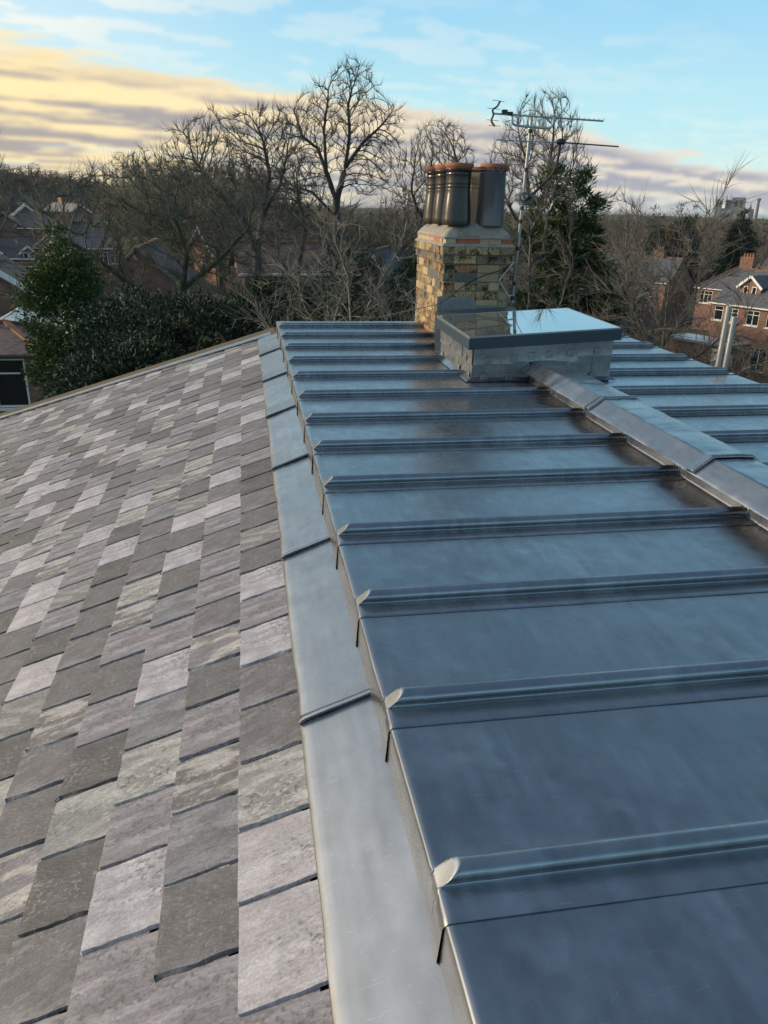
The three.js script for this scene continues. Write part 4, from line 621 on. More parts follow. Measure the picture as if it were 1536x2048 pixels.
  bareTree('low bare fruit tree with long spreading limbs before the brick gable', { seed: 47, step: 0.22, n: 3600, base: 0.20, tip: 0.008, stiff: 0.8, wander: 0.6, up: 0.06, twigs: 4, twigLen: 0.65, twigR: 0.0085, twigUp: 0.5, max: 9000, dk: 0.3, simple: true, trunk: [[[-0.1, 0, 0], [-0.1, 4.6, 0], [0.1, 6.2, 0], [0.25, 7.0, 0.1]], [[0.1, 6.2, 0], [-1.0, 7.0, 0.1], [-2.1, 7.9, 0.1], [-3.0, 8.4, 0.1]], [[-0.1, 5.7, 0], [-1.5, 6.5, 0.4], [-2.8, 6.6, 0.5]], [[0.25, 7.0, 0.1], [0.4, 7.9, 0], [0.1, 8.9, 0]], [[0.25, 7.0, 0.1], [1.2, 7.7, 0.2], [2.0, 8.5, 0.2]], [[0.1, 6.2, 0], [1.6, 6.6, 0.4], [2.8, 6.4, 0.4]], [[-0.1, 5.3, 0], [1.4, 5.8, -0.5], [2.4, 5.3, -0.6]]], env: [[-1.6, 8.4, 0, 2.0, 1.5, 1.7], [0.8, 8.5, 0, 2.1, 1.5, 1.7], [-2.6, 6.8, 0.2, 1.6, 1.2, 1.6], [2.2, 6.8, 0.2, 1.8, 1.4, 1.6], [0.2, 9.3, 0, 2.3, 0.9, 1.6], [0, 6.2, 1.2, 3.2, 1.2, 1.2]] }, [-1.9, gy, -22], bark[2], twig[2]);
  gy = G(1.9, -15);
  bareTree('near pale barked sapling with long crossing shoots left of the chimney', { seed: 53, step: 0.2, n: 900, base: 0.055, tip: 0.005, stiff: 1.3, wander: 0.5, up: 0.02, twigs: 1.6, twigLen: 0.55, twigR: 0.0065, di: 4, thick: 0.009, trunk: [[[0, 0, 0], [0.05, 5, 0], [0.1, 6.8, 0], [0.0, 8.0, 0], [-0.35, 8.9, 0]], [[0.1, 6.8, 0], [0.5, 7.7, 0.1], [1.0, 8.6, 0.1], [1.15, 9.3, 0.1]], [[0.05, 6.0, 0], [0.9, 6.9, 0], [1.6, 7.4, 0.1]], [[0.05, 6.3, 0], [-0.7, 7.2, 0.2], [-1.1, 8.0, 0.2]], [[0.05, 5.6, 0.1], [-0.8, 6.6, 0.4], [-1.4, 6.9, 0.5]]], env: [[0.4, 8.5, 0, 1.3, 1.1, 1.0], [-0.5, 7.6, 0.1, 1.1, 1.2, 1.0], [1.0, 7.4, 0.2, 0.9, 1.2, 0.8], [-0.6, 6.6, 0.5, 1.3, 0.7, 0.8]] }, [1.9, gy, -15], bark[3], twig[3]);
  gy = G(1.2, -13.5);
  bareTree('near thin stemmed sapling rising just behind the flat roof edge', { seed: 54, step: 0.2, n: 800, base: 0.045, tip: 0.005, stiff: 1.3, wander: 0.6, up: 0.02, twigs: 1.6, twigLen: 0.6, twigR: 0.006, di: 4, thick: 0.009, trunk: [[[0, 0, 0], [0.1, 5, 0], [0.1, 6.6, 0], [0.35, 7.6, 0]], [[0.1, 6.0, 0], [-0.6, 6.9, 0.1], [-1.0, 7.5, 0.2]], [[0.1, 5.6, 0], [0.8, 6.6, 0], [1.4, 7.1, 0]], [[0.1, 5.3, 0], [1.1, 6.1, 0.1], [1.9, 6.4, 0.1]]], env: [[0.3, 7.2, 0, 1.5, 0.9, 1.0], [0.9, 6.6, 0, 1.2, 0.8, 0.9], [-0.7, 6.9, 0, 0.9, 0.8, 0.9]] }, [1.2, gy, -13.5], bark[3], twig[3]);
  gy = G(7.4, -13);
  bareTree('near straggly bare tree with long arching shoots before the red brick houses', { seed: 59, step: 0.2, n: 2000, base: 0.075, tip: 0.0048, stiff: 1.2, wander: 0.6, up: 0.05, twigs: 3, twigLen: 0.6, twigR: 0.006, thick: 0.01, di: 3, max: 4500, trunk: [[[0, 0, 0], [0, 5.5, 0], [0.0, 7.0, 0], [-0.05, 8.1, 0], [0.35, 9.0, 0.1], [0.75, 9.9, 0.1]], [[0, 7.0, 0], [0.4, 7.9, 0.1], [0.5, 8.9, 0.1]], [[0, 6.6, 0], [-0.7, 7.6, 0.1], [-1.0, 8.4, 0.1], [-1.05, 9.1, 0.1]], [[0, 6.2, 0], [0.8, 7.0, 0.2], [1.3, 7.4, 0.2]], [[0, 6.0, 0], [-0.9, 6.9, 0.3], [-1.4, 7.2, 0.3]]], env: [[0.0, 8.0, 0, 1.4, 1.0, 1.1], [0.5, 8.8, 0, 0.7, 0.8, 0.7], [-0.7, 8.2, 0, 0.8, 0.8, 0.8], [0.6, 7.0, 0.2, 1.3, 0.9, 1.0], [-0.8, 6.9, 0.2, 1.2, 0.9, 1.0]] }, [7.4, gy, -13], bark[1], twig[1]);
  gy = G(8.9, -11.6);
  bareTree('near bare shrub filling the corner below the scaffold tubes', { seed: 61, step: 0.2, n: 1500, base: 0.06, tip: 0.0048, stiff: 1.0, wander: 0.7, twigs: 3, twigLen: 0.5, twigR: 0.006, thick: 0.01, max: 3500, trunk: [[[0, 0, 0], [0, 5, 0], [0.1, 6.2, 0], [0.4, 7.0, 0]], [[0, 5.4, 0], [-0.7, 6.3, 0], [-1.0, 6.9, 0]]], env: [[0.1, 6.7, 0, 1.5, 0.8, 1.2], [-0.8, 6.5, 0, 1.0, 0.8, 1.0], [0.8, 6.9, 0, 1.0, 0.7, 1.0]] }, [8.9, gy, -11.6], bark[1], twig[1], undefined, 'bare_shrub');
  gy = G(5.5, -15.2);
  bareTree('dense reddish brown twiggy tree just right of the aerial mast', { seed: 67, step: 0.2, n: 3400, base: 0.12, tip: 0.005, stiff: 0.6, wander: 0.9, twigs: 5, twigLen: 0.42, twigR: 0.008, max: 6000, simple: true, trunk: [[[0, 0, 0], [0, 6, 0], [0.1, 7.6, 0], [0.0, 8.8, 0]], [[0, 6.2, 0], [0.7, 7.4, 0.1], [0.9, 8.4, 0.1]], [[0, 6.2, 0], [-0.6, 7.4, 0.1], [-0.6, 8.6, 0.1]]], env: [[0.1, 8.8, 0, 0.9, 1.2, 0.9], [0.5, 7.6, 0, 1.1, 1.0, 1.0], [-0.5, 7.8, 0, 0.9, 1.2, 0.9], [0.2, 9.6, 0, 0.8, 0.9, 0.8]] }, [5.5, gy, -15.2], bark[0], twig[0]);
  gy = G(11, -23.5);
  bareTree('upright spiky bare tree standing behind the dark evergreen', { seed: 71, step: 0.24, n: 2400, base: 0.15, tip: 0.0055, stiff: 1.1, wander: 0.5, up: 0.25, twigs: 4, twigLen: 0.7, twigR: 0.008, twigUp: 0.8, max: 5000, simple: true, trunk: [[[0, 0, 0], [0, 5.5, 0], [0, 7.2, 0]], [[0, 6, 0], [0.9, 7.6, 0], [1.3, 8.6, 0]], [[0, 6, 0], [-0.8, 7.6, 0], [-1.0, 8.6, 0]]], env: [[0, 8.7, 0, 1.5, 1.3, 1.4], [0.7, 7.6, 0, 1.4, 1.2, 1.3], [-0.7, 7.6, 0, 1.2, 1.2, 1.3]] }, [11, gy, -23.5], bark[1], twig[1]);
  gy = G(-8.9, -29);
  bareTree('bare tree reaching in at the left edge of the picture', { seed: 73, step: 0.26, n: 2200, base: 0.2, tip: 0.006, stiff: 0.7, wander: 0.7, twigs: 4, twigLen: 0.5, twigR: 0.009, max: 5000, simple: true, trunk: [[[0, 0, 0], [0, 6, 0], [0.1, 8.5, 0], [0.3, 10, 0]], [[0, 6.5, 0], [1.0, 8.0, 0.1], [1.5, 9.0, 0.1]]], env: [[0.0, 10.2, 0, 1.5, 2.0, 1.5], [0.6, 8.0, 0, 1.4, 1.5, 1.4]] }, [-8.9, gy, -29], bark[0], twig[0]);
}
// -- evergreens: leaf-sized faces gathered in clumps round short sprays
const leafM = [new THREE.MeshPhysicalMaterial({ color: rgb(0.022, 0.042, 0.018), roughness: 0.8 }), new THREE.MeshPhysicalMaterial({ color: rgb(0.060, 0.098, 0.022), roughness: 0.6 }), new THREE.MeshPhysicalMaterial({ color: rgb(0.020, 0.036, 0.017), roughness: 0.8 }), new THREE.MeshPhysicalMaterial({ color: rgb(0.030, 0.052, 0.016), roughness: 0.7 }), new THREE.MeshPhysicalMaterial({ color: rgb(0.020, 0.042, 0.022), roughness: 0.7 }), new THREE.MeshPhysicalMaterial({ color: rgb(0.052, 0.082, 0.021), roughness: 0.7 })];
function leaf(b, x, y, z, d, n, L, W) { // pointed leaf folded along its midrib
  const s = d.clone().cross(n).normalize(), h = n.clone().multiplyScalar(W * 0.25);
  const a = b.v(x, y, z), t = b.v(x + d.x * L, y + d.y * L, z + d.z * L), m = 0.45;
  const l = b.v(x + d.x * L * m + s.x * W / 2 + h.x, y + d.y * L * m + s.y * W / 2 + h.y, z + d.z * L * m + s.z * W / 2 + h.z), r = b.v(x + d.x * L * m - s.x * W / 2 + h.x, y + d.y * L * m - s.y * W / 2 + h.y, z + d.z * L * m - s.z * W / 2 + h.z);
  b.tri(a, l, t); b.tri(a, t, r);
}
function leafCrown(o) { // env ellipsoids; clumps on their shells, leaves round each clump
  const r = rng(o.seed), b = new MB(), g = () => (r() + r() + r() - 1.5) * 0.9, d = V(0, 0, 0), n = V(0, 0, 0);
  const vol = o.env.map(e => Math.pow(e[3] * e[4] * e[5], 0.67)), tot = vol.reduce((a, c) => a + c, 0);
  o.env.forEach((e, k) => { const nc = Math.round(o.clumps * vol[k] / tot); for (let c = 0; c < nc; c++) {
    let x, y, z, l; do { x = r() * 2 - 1; y = r() * 2 - 1; z = r() * 2 - 1; l = x * x + y * y + z * z; } while (l > 1 || l < 0.25);
    const rad = o.rad * (0.6 + 0.8 * r()), cx = e[0] + x * e[3], cy = e[1] + y * e[4], cz = e[2] + z * e[5], od = V(x * 1.2, y + 0.35, z * 1.2).normalize();
    for (let q = 0; q < o.leaves; q++) { const ox = g() * rad, oy = g() * rad * 0.7, oz = g() * rad; d.set(od.x + g() * 1.3 + ox / rad, od.y + g() * 1.1 + (o.droop ?? 0), od.z + g() * 1.3 + oz / rad).normalize(); n.set(g(), 0.7 + g(), g()).normalize(); leaf(b, cx + ox, cy + oy, cz + oz, d, n, o.L * (0.6 + 0.8 * r()), o.W * (0.7 + 0.6 * r())); }
  } });
  return b.geo();
}
function evergreen(label, o, pos, lm, name = 'evergreen_tree', group) {
  const t = thing(name, label, name.includes('shrub') ? 'shrub' : 'tree', group), tg = growTree({ seed: o.seed + 5, step: 0.3, n: o.woods ?? 260, env: o.env, trunk: o.trunk, base: o.base ?? 0.12, twigs: 1, twigLen: 0.3, thick: 0.0 , max: 1500 });
  part('trunk', tg.trunk, bark[0], t); part('crown', leafCrown(o), lm, t); t.position.set(...pos); return t;
}
evergreen('holly with a sunlit yellow green top beside the brick houses', { seed: 81, clumps: 420, leaves: 46, rad: 0.26, L: 0.10, W: 0.055, env: [[0, 7.0, 0, 0.95, 1.2, 0.95], [0.1, 8.0, 0, 0.6, 0.75, 0.6], [0.12, 8.75, 0, 0.14, 0.5, 0.14], [-0.5, 7.6, 0.1, 0.4, 0.5, 0.4], [0.6, 7.9, 0, 0.32, 0.45, 0.4], [0.1, 5.9, 0.2, 1.0, 0.9, 0.9]], trunk: [[[0, 0, 0], [0, 5, 0], [0.1, 8.2, 0]]] }, [-4.25, -8.5, -19.6], leafM[1], 'holly_tree').scale.set(0.92, 1, 0.92);
const evs = [
  ['broad dark evergreen shrub low on the left below the slate verge', 83, [-2.5, -14.6], [[-0.1, 5.9, 0, 1.0, 0.9, 1.1], [0.7, 6.1, 0.4, 1.0, 0.9, 1.0], [-0.35, 4.9, 0.2, 0.85, 1.2, 1.0], [0.5, 4.8, 0.7, 1.2, 1.0, 1.0]], 0],
  ['dark evergreen shrub between the holly and the fruit tree trunk', 84, [-2.3, -16.8], [[0, 6.7, 0, 1.1, 0.95, 1.0], [0.6, 6.0, 0.3, 1.2, 1.0, 1.0], [-0.6, 5.7, 0.3, 1.0, 1.0, 1.0]], 4],
  ['dark evergreen shrub under the spreading fruit tree', 85, [-1.1, -15.2], [[0, 6.9, 0, 1.2, 0.8, 1.1], [0.9, 6.6, 0, 1.0, 0.9, 1.1], [-0.6, 5.9, 0.4, 1.2, 1.1, 1.0], [0.3, 5.6, 0.6, 1.3, 0.9, 0.9]], 2],
  ['dark evergreen shrub behind the far corner of the flat roof', 87, [0.5, -16.5], [[0, 7.1, 0, 1.1, 0.8, 1.0], [-0.9, 6.6, 0, 0.9, 0.9, 0.9], [0.9, 6.4, 0, 1.0, 0.8, 1.0], [0, 5.9, 0.6, 1.4, 0.8, 0.9]], 2],
  ['ivy green evergreen shrub behind the pale barked saplings', 89, [2.6, -19], [[0, 5.9, 0, 1.5, 1.1, 1.2], [1.3, 5.6, 0, 1.1, 1.0, 1.0], [-0.4, 7.6, 0, 0.5, 1.0, 0.5], [1.5, 7.2, 0, 0.6, 1.2, 0.6]], 3],
  ['dark green shrub low behind the rooflight', 91, [5.9, -16.5], [[0, 5.6, 0, 1.5, 1.1, 1.2], [1.5, 5.4, 0, 1.3, 1.1, 1.1], [-1.2, 5.2, 0, 1.0, 0.9, 1.0]], 2],
  ['low dark green shrub right of the scaffold tubes', 93, [10.8, -15.5], [[0, 4.6, 0, 1.9, 1.1, 1.4], [1.8, 4.5, 0, 1.5, 1.0, 1.2], [-1.7, 4.7, 0, 1.5, 1.1, 1.3]], 3],
];
for (const [label, seed, [x, z], env, lm] of evs) evergreen(label, { seed, clumps: 560, leaves: 40, rad: 0.25, L: 0.10, W: 0.042, env, trunk: [[[0, 0, 0], [0, env[0][1] - 0.6, 0]]] }, [x, -8.2, z], leafM[lm], 'evergreen_shrub');
evergreen('tall ragged dark evergreen with two tops right of the aerials', { seed: 95, clumps: 800, leaves: 46, rad: 0.16, L: 0.15, W: 0.035, droop: 0.25, env: [[-0.55, 9.9, 0, 0.32, 0.75, 0.32], [-0.5, 9.0, 0, 0.5, 0.6, 0.5], [0.1, 9.9, 0.1, 0.30, 0.6, 0.3], [0.15, 9.0, 0, 0.4, 0.7, 0.4], [0.1, 8.1, 0, 0.75, 0.6, 0.7], [0.55, 7.6, 0.1, 0.6, 0.35, 0.6], [0.2, 7.2, 0, 0.9, 0.4, 0.8], [0.5, 6.5, 0.1, 0.85, 0.45, 0.8], [-0.4, 7.4, 0, 0.6, 0.9, 0.6], [0.2, 5.7, 0.2, 1.1, 0.7, 0.9]], trunk: [[[0, 0, 0], [0, 7, 0], [-0.5, 10.2, 0]], [[0, 7, 0], [0.1, 10, 0.1]]] }, [7.75, -8.5, -18.5], leafM[5]).scale.set(1.25, 1, 1.25);
function conifer(label, seed, x, z, H, R, tops, lm) {
  const r = rng(seed), env = []; for (let k = 0; k < 11; k++) { const t = k / 10; for (const [ox, hs] of tops) { const rr = R * Math.pow(1 - t, 0.8) * (0.8 + 0.35 * r()) / Math.sqrt(tops.length) + 0.15; env.push([ox * R * (0.4 + 0.6 * t) + (r() - 0.5) * 0.5, H * hs * (0.25 + 0.75 * t) - 0.4, (r() - 0.5) * 0.6, rr, H * 0.075, rr]); } }
  evergreen(label, { seed, clumps: 620, leaves: 34, rad: R * 0.13, L: 0.42, W: 0.10, env, woods: 120, trunk: [[[0, 0, 0], [0, H * 0.8, 0]]] }, [x, G(x, z), z], lm, 'conifer_tree');
}
conifer('broad dark conifer with several tops behind the bare shoots', 101, 55.6, -98.5, 14.2, 4.6, [[-0.75, 0.93], [0, 1.0], [0.5, 0.97]], leafM[4]);
conifer('cone shaped dark conifer behind the red brick house chimney', 103, 63.5, -97, 13.6, 3.6, [[0.1, 1.0]], leafM[4]);
conifer('small dark pointed conifer on the far left wooded skyline', 105, -9.4, -150, 15, 1.2, [[0, 1.0]], leafM[2]);
// -- bare garden and street trees further off: three grown kinds, then copies
const kinds = [
  { seed: 201, step: 0.42, n: 1500, dk: 0.5, base: 0.24, tip: 0.016, twigs: 4.5, twigLen: 0.85, twigR: 0.018, simple: true, twigMax: 0.05, stiff: 0.6, wander: 0.8, max: 2600, trunk: [[[0, 0, 0], [0.1, 3, 0], [0, 5, 0]]], env: [[0, 8.2, 0, 3.0, 3.2, 3.0], [1.2, 6.5, 0.6, 2.4, 2.2, 2.4], [-1.3, 6.6, -0.4, 2.3, 2.2, 2.4]] },
  { seed: 203, step: 0.42, n: 1500, dk: 0.5, base: 0.22, tip: 0.016, twigs: 4.5, twigLen: 0.9, twigR: 0.018, simple: true, twigMax: 0.05, stiff: 0.9, wander: 0.6, up: 0.2, max: 2600, trunk: [[[0, 0, 0], [0, 4, 0], [0.2, 6, 0]]], env: [[0, 8.6, 0, 2.2, 3.4, 2.2], [0.8, 6.6, 0, 2.0, 2.2, 2.0]] },
  { seed: 207, step: 0.42, n: 1500, dk: 0.5, base: 0.2, tip: 0.015, twigs: 5, twigLen: 0.8, twigR: 0.017, simple: true, twigMax: 0.05, stiff: 0.4, wander: 1.0, max: 2600, trunk: [[[0, 0, 0], [0, 2, 0], [0, 3.5, 0]]], env: [[0, 5.6, 0, 3.4, 2.4, 3.2], [0.5, 7.6, 0, 2.2, 1.6, 2.2], [0, 3.6, 0, 3.0, 1.6, 3.0]] }];
{
  const r = rng(777), proto = [], spots = [];
  let where = ''; const put = (az, d, s, k, tm) => spots.push([Math.sin(az / 57.3) * d, -Math.cos(az / 57.3) * d, s, k, tm, where]);
  // wood behind the fruit tree, on the left
  where = 'in the wood right behind the fruit tree'; for (let k = 0; k < 13; k++) put(-6.6 + k * 0.72 + (r() - 0.5) * 0.5, 62 + 26 * r(), 0.98 + 0.2 * r(), k % 3, k % 4 === 0 ? 2 : 0);
  where = 'at the back of the wood on the left'; for (let k = 0; k < 12; k++) put(-7.2 + k * 0.85 + (r() - 0.5) * 0.5, 100 + 30 * r(), 1.12 + 0.18 * r(), k % 3, k % 3 === 0 ? 2 : 0);
  where = 'on the far slope at the left'; for (let k = 0; k < 9; k++) put(-16 + k * 1.1 + (r() - 0.5) * 0.5, 150 + 22 * r(), 0.72 + 0.16 * r(), k % 3, 0);
  // middle, behind and between the skyline trunks
  where = 'among the trunks of the tallest skyline trees'; for (let k = 0; k < 12; k++) put(2.5 + k * 1.45 + (r() - 0.5), 52 + 34 * r(), 0.82 + 0.16 * r(), (k + 1) % 3, k % 3);
  where = 'low behind the pale barked saplings'; for (let k = 0; k < 7; k++) put(3.5 + k * 1.7 + (r() - 0.5) * 0.7, 24 + 10 * r(), 0.70 + 0.12 * r(), 2, k % 2 ? 2 : 0);
  // right, behind the evergreen and round the brick houses
  where = 'behind the dark two topped evergreen'; for (let k = 0; k < 9; k++) put(18.5 + k * 1.0 + (r() - 0.5) * 0.7, 34 + 22 * r(), 0.70 + 0.12 * r(), (k + 2) % 3, k % 2);
  where = 'on the plain beyond the red brick houses'; for (let k = 0; k < 13; k++) put(20 + k * 1.35 + (r() - 0.5), 124 + 40 * r(), 0.86 + 0.2 * r(), k % 3, k % 4 === 2 ? 4 : k % 2);
  where = 'in the gardens before the grey roofed house'; for (let k = 0; k < 4; k++) put(24.8 + k * 1.3, 66 + 12 * r(), 0.62 + 0.1 * r(), 2, k % 2 ? 2 : 0);
  where = 'in front of the tall brick gable'; for (let k = 0; k < 6; k++) put(-5.5 + k * 1.3 + (r() - 0.5) * 0.5, 33 + 6 * r(), 0.58 + 0.1 * r(), 2, k % 2 ? 2 : 0);
  where = 'between the slender mossy tree and the chimney'; for (let k = 0; k < 6; k++) put(1.5 + k * 1.5 + (r() - 0.5) * 0.5, 40 + 8 * r(), 0.74 + 0.1 * r(), k % 3, k % 2 ? 2 : 0);
  where = 'close behind the arching bare shoots'; for (let k = 0; k < 5; k++) put(19.5 + k * 1.5 + (r() - 0.5) * 0.5, 21 + 5 * r(), 0.52 + 0.08 * r(), 2, k % 2);
  // low scrub close behind the roof on both sides
  where = 'close below the slate verge on the left'; for (let k = 0; k < 5; k++) put(-10 + k * 2.6, 26 + 5 * r(), 0.60, 2, 2);
  const nm = ['tall', 'upright', 'bushy'];
  spots.forEach(([x, z, s, k, tm, wh], i) => {
    const lab = `${nm[k]} ${['grey brown', 'pale brown', 'olive brown', 'pale', 'russet'][tm]} bare tree ${wh}`, grp = `${nm[k]} ${['grey brown', 'pale brown', 'olive brown', 'pale', 'russet'][tm]} bare trees ${wh}`, pos = [x, G(x, z), z], turn = r() * 6.28;
    if (!proto[k]) { proto[k] = bareTree(lab, kinds[k], pos, bark[k % 2], twig[tm], grp, 'garden_tree'); proto[k].rotation.y = turn; proto[k].scale.setScalar(s); }
    else cloneThing(proto[k], 'garden_tree', lab, pos, turn, [s * (0.9 + 0.25 * r()), s, s], grp, [bark[k % 2], twig[tm]]);
  });
  // the far-off wooded plain and hill as one mass
  const far = [growTree({ seed: 301, step: 0.9, n: 170, base: 0.25, tip: 0.045, twigs: 3, twigLen: 1.3, twigR: 0.05, twigMax: 0.12, max: 420, trunk: [[[0, 0, 0], [0, 4.5, 0]]], env: [[0, 8, 0, 3.6, 3.4, 3.6]] }), growTree({ seed: 303, step: 0.9, n: 190, base: 0.25, tip: 0.05, twigs: 4, twigLen: 1.2, twigR: 0.05, twigMax: 0.12, max: 420, trunk: [[[0, 0, 0], [0, 3, 0]]], env: [[0, 6, 0, 4.2, 3.6, 4.2]] })].map(g => mergeGeometries([g.trunk, g.crown]));
  const im = new THREE.InstancedMesh(mergeGeometries([far[0], far[1].clone().translate(6.5, -0.4, 3)]), std({ color: rgb(1, 1, 1), roughness: 1 }), 2600), o = new THREE.Object3D(), c = new THREE.Color();
  for (let k = 0; k < 2600; k++) {
    let az, d; do { az = -22 + 68 * r(); d = 165 * Math.exp(r() * r() * 2.9 + r() * 0.25); } while (az < -9 && az > -16 && d < 250 && r() < 0.9);
    const x = Math.sin(az / 57.3) * d, z = -Math.cos(az / 57.3) * d, s = (0.62 + 0.5 * r()) * (d > 600 ? 1.0 : 1); o.position.set(x, G(x, z) - 0.3, z); o.rotation.y = r() * 6.28; o.scale.set(s * (1 + 0.5 * r()), s, s * (1 + 0.5 * r())); o.updateMatrix(); im.setMatrixAt(k, o.matrix);
    const h = r(), t = 0.8 + 0.5 * r(); if (h < 0.55) c.setRGB(0.115 * t, 0.10 * t, 0.084 * t); else if (h < 0.8) c.setRGB(0.10 * t, 0.10 * t, 0.066 * t); else if (h < 0.9) c.setRGB(0.14 * t, 0.075 * t, 0.05 * t); else c.setRGB(0.025 * t, 0.042 * t, 0.024 * t); im.setColorAt(k, c);
  }
  im.name = 'distant_woodland'; im.userData = { label: 'distant mass of bare brown winter trees along the horizon', category: 'woodland', kind: 'stuff' }; im.castShadow = im.receiveShadow = true; scene.add(im);
}
// ---------------------------------------------------------------- houses round about
function makeHouse(label, o) {
  const h = thing(o.name ?? 'brick_house', label, o.category ?? 'house', o.group), { w, d, eaves: E, rise, wall, roof } = o, T = 0.22, rx = (o.ridge ?? 'x') === 'x', gab = (o.type ?? 'gable') === 'gable';
  const frames = { front: [0, [0, 0, d / 2], w, gab && !rx], back: [Math.PI, [0, 0, -d / 2], w, gab && !rx], right: [Math.PI / 2, [w / 2, 0, 0], d - 2 * T, gab && rx], left: [-Math.PI / 2, [-w / 2, 0, 0], d - 2 * T, gab && rx] };
  for (const f in frames) {
    const [ry, p, L, peak] = frames[f], s = new THREE.Shape(); s.moveTo(-L / 2, 0); s.lineTo(L / 2, 0); s.lineTo(L / 2, E); if (peak) s.lineTo(0, E + rise * (L / (f === 'front' || f === 'back' ? w : d))); s.lineTo(-L / 2, E); s.lineTo(-L / 2, 0);
    const wins = (o.wins ?? {})[f] ?? [];
    for (const [u, v, ww, hh] of wins) { const q = new THREE.Path(); q.moveTo(u - ww / 2, v); q.lineTo(u - ww / 2, v + hh); q.lineTo(u + ww / 2, v + hh); q.lineTo(u + ww / 2, v); q.lineTo(u - ww / 2, v); s.holes.push(q); }
    const g = new THREE.ExtrudeGeometry(s, { depth: T, bevelEnabled: false }).translate(0, 0, -T), m = part('wall', g, wall, h); m.rotation.y = ry; m.position.set(...p);
    for (const [u, v, ww, hh, kind = 2, door] of wins) { // frame bars, mullions, pane, sill
      const fr = new MB(), t = 0.07, z0 = -0.12, z1 = -0.05; fr.box(-ww / 2, ww / 2, 0, t, z0, z1).box(-ww / 2, ww / 2, hh - t, hh, z0, z1).box(-ww / 2, -ww / 2 + t, t, hh - t, z0, z1).box(ww / 2 - t, ww / 2, t, hh - t, z0, z1);
      for (let k = 1; k < kind; k++) { const x = -ww / 2 + ww * k / kind; fr.box(x - 0.03, x + 0.03, t, hh - t, z0, z1); } if (!door && hh > 0.9) fr.box(-ww / 2 + t, ww / 2 - t, hh * 0.68, hh * 0.68 + 0.05, z0 + 0.003, z1 - 0.003);
      const wn = part(door ? 'door' : 'window', fr.geo(), door === 2 ? M.blackPlastic : M.whitePaint, h); wn.rotation.y = ry; wn.position.set(...p).add(V(u, v, 0).applyAxisAngle(V(0, 1, 0), ry));
      part('pane', new MB().box(-ww / 2 + t, ww / 2 - t, t, hh - t, -0.10, -0.085).geo(), M.pane, wn); if (!door) part('sill', new MB().box(-ww / 2 - 0.06, ww / 2 + 0.06, -0.09, -0.003, -0.1, 0.06).geo(), M.whitePaint, wn);
    }
  }
  const ov = o.over ?? 0.3, X = w / 2 + ov, Z = d / 2 + ov, th = 0.10, b = new MB();
  if (gab) { const sl = rise / ((rx ? d : w) / 2), Y0 = E - sl * ov + 0.02, Y1 = E + rise + 0.02; const q = (a, y, c) => rx ? [c, y, a] : [a, y, c], A = rx ? Z : X, C = rx ? X : Z;
    for (const s of [1, -1]) { const u = [q(s * A, Y0, -C), q(s * A, Y0, C), q(0, Y1, C), q(0, Y1, -C)], lo = u.map(([x, y, z]) => [x, y + th, z]); const fl = (s > 0) !== rx; const P = (...l) => b.poly(fl ? l : l.reverse()); P(lo[3], lo[2], lo[1], lo[0]); P(...u); P(u[0], lo[0], lo[1], u[1]); P(u[1], lo[1], lo[2], u[2]); P(u[3], lo[3], lo[0], u[0]); }
  } else { const rl = o.ridgeLen ?? Math.max(0.3, w - d), sl = rise / (d / 2), Y0 = E + 0.02, Y1 = E + rise; const c = [[-X, Y0, Z], [X, Y0, Z], [X, Y0, -Z], [-X, Y0, -Z]], R1 = [-rl / 2, Y1, 0], R2 = [rl / 2, Y1, 0]; b.poly([c[0], c[1], R2, R1]); b.poly([c[2], c[3], R1, R2]); b.poly([c[1], c[2], R2]); b.poly([c[3], c[0], R1]); b.poly([c[3], c[2], c[1], c[0]]); }
  const rf = part('roof', b.geo(), roof, h);
  // ridge and hip tiles, gutters, bargeboards
  const rt = o.ridgeMat ?? M.ridgeTile, Y1 = E + rise; if (gab) part('ridge_tiles', new MB().beam(rx ? [-X, Y1 + 0.12, 0] : [0, Y1 + 0.12, -Z], rx ? [X, Y1 + 0.12, 0] : [0, Y1 + 0.12, Z], 0.22, 0.12).geo(), rt, rf);
  else { const rl = o.ridgeLen ?? Math.max(0.3, w - d); part('ridge_tiles', new MB().beam([-rl / 2, Y1 + 0.03, 0], [rl / 2, Y1 + 0.03, 0], 0.22, 0.1).geo(), rt, rf); for (const [sx, sz] of [[1, 1], [1, -1], [-1, 1], [-1, -1]]) part('hip_tiles', new MB().beam([sx * X, E + 0.06, sz * Z], [sx * rl / 2, Y1 + 0.03, 0], 0.2, 0.09).geo(), rt, rf); }
  for (const s of [1, -1]) if (!gab || rx) part('gutter', new MB().beam([-X, E - 0.05, s * (Z + 0.05)], [X, E - 0.05, s * (Z + 0.05)], 0.11, 0.10).geo(), o.gutter ?? M.whitePaint, rf);
  if (!gab) for (const s of [1, -1]) part('gutter', new MB().beam([s * (X + 0.05), E - 0.05, -Z + 0.06], [s * (X + 0.05), E - 0.05, Z - 0.06], 0.11, 0.10).geo(), o.gutter ?? M.whitePaint, rf);
  if (gab && o.barge !== false) for (const e of [1, -1]) for (const s of [1, -1]) { const A = (rx ? Z : X), sl = rise / ((rx ? d : w) / 2), y0 = E - sl * ov - 0.03, y1 = Y1 - 0.02, C = (rx ? X : Z) + 0.03; part('bargeboard', new MB().beam(rx ? [e * C, y0, s * A] : [s * A, y0, e * C], rx ? [e * C, y1, 0] : [0, y1, e * C], 0.05, 0.24).geo(), M.whitePaint, rf); }
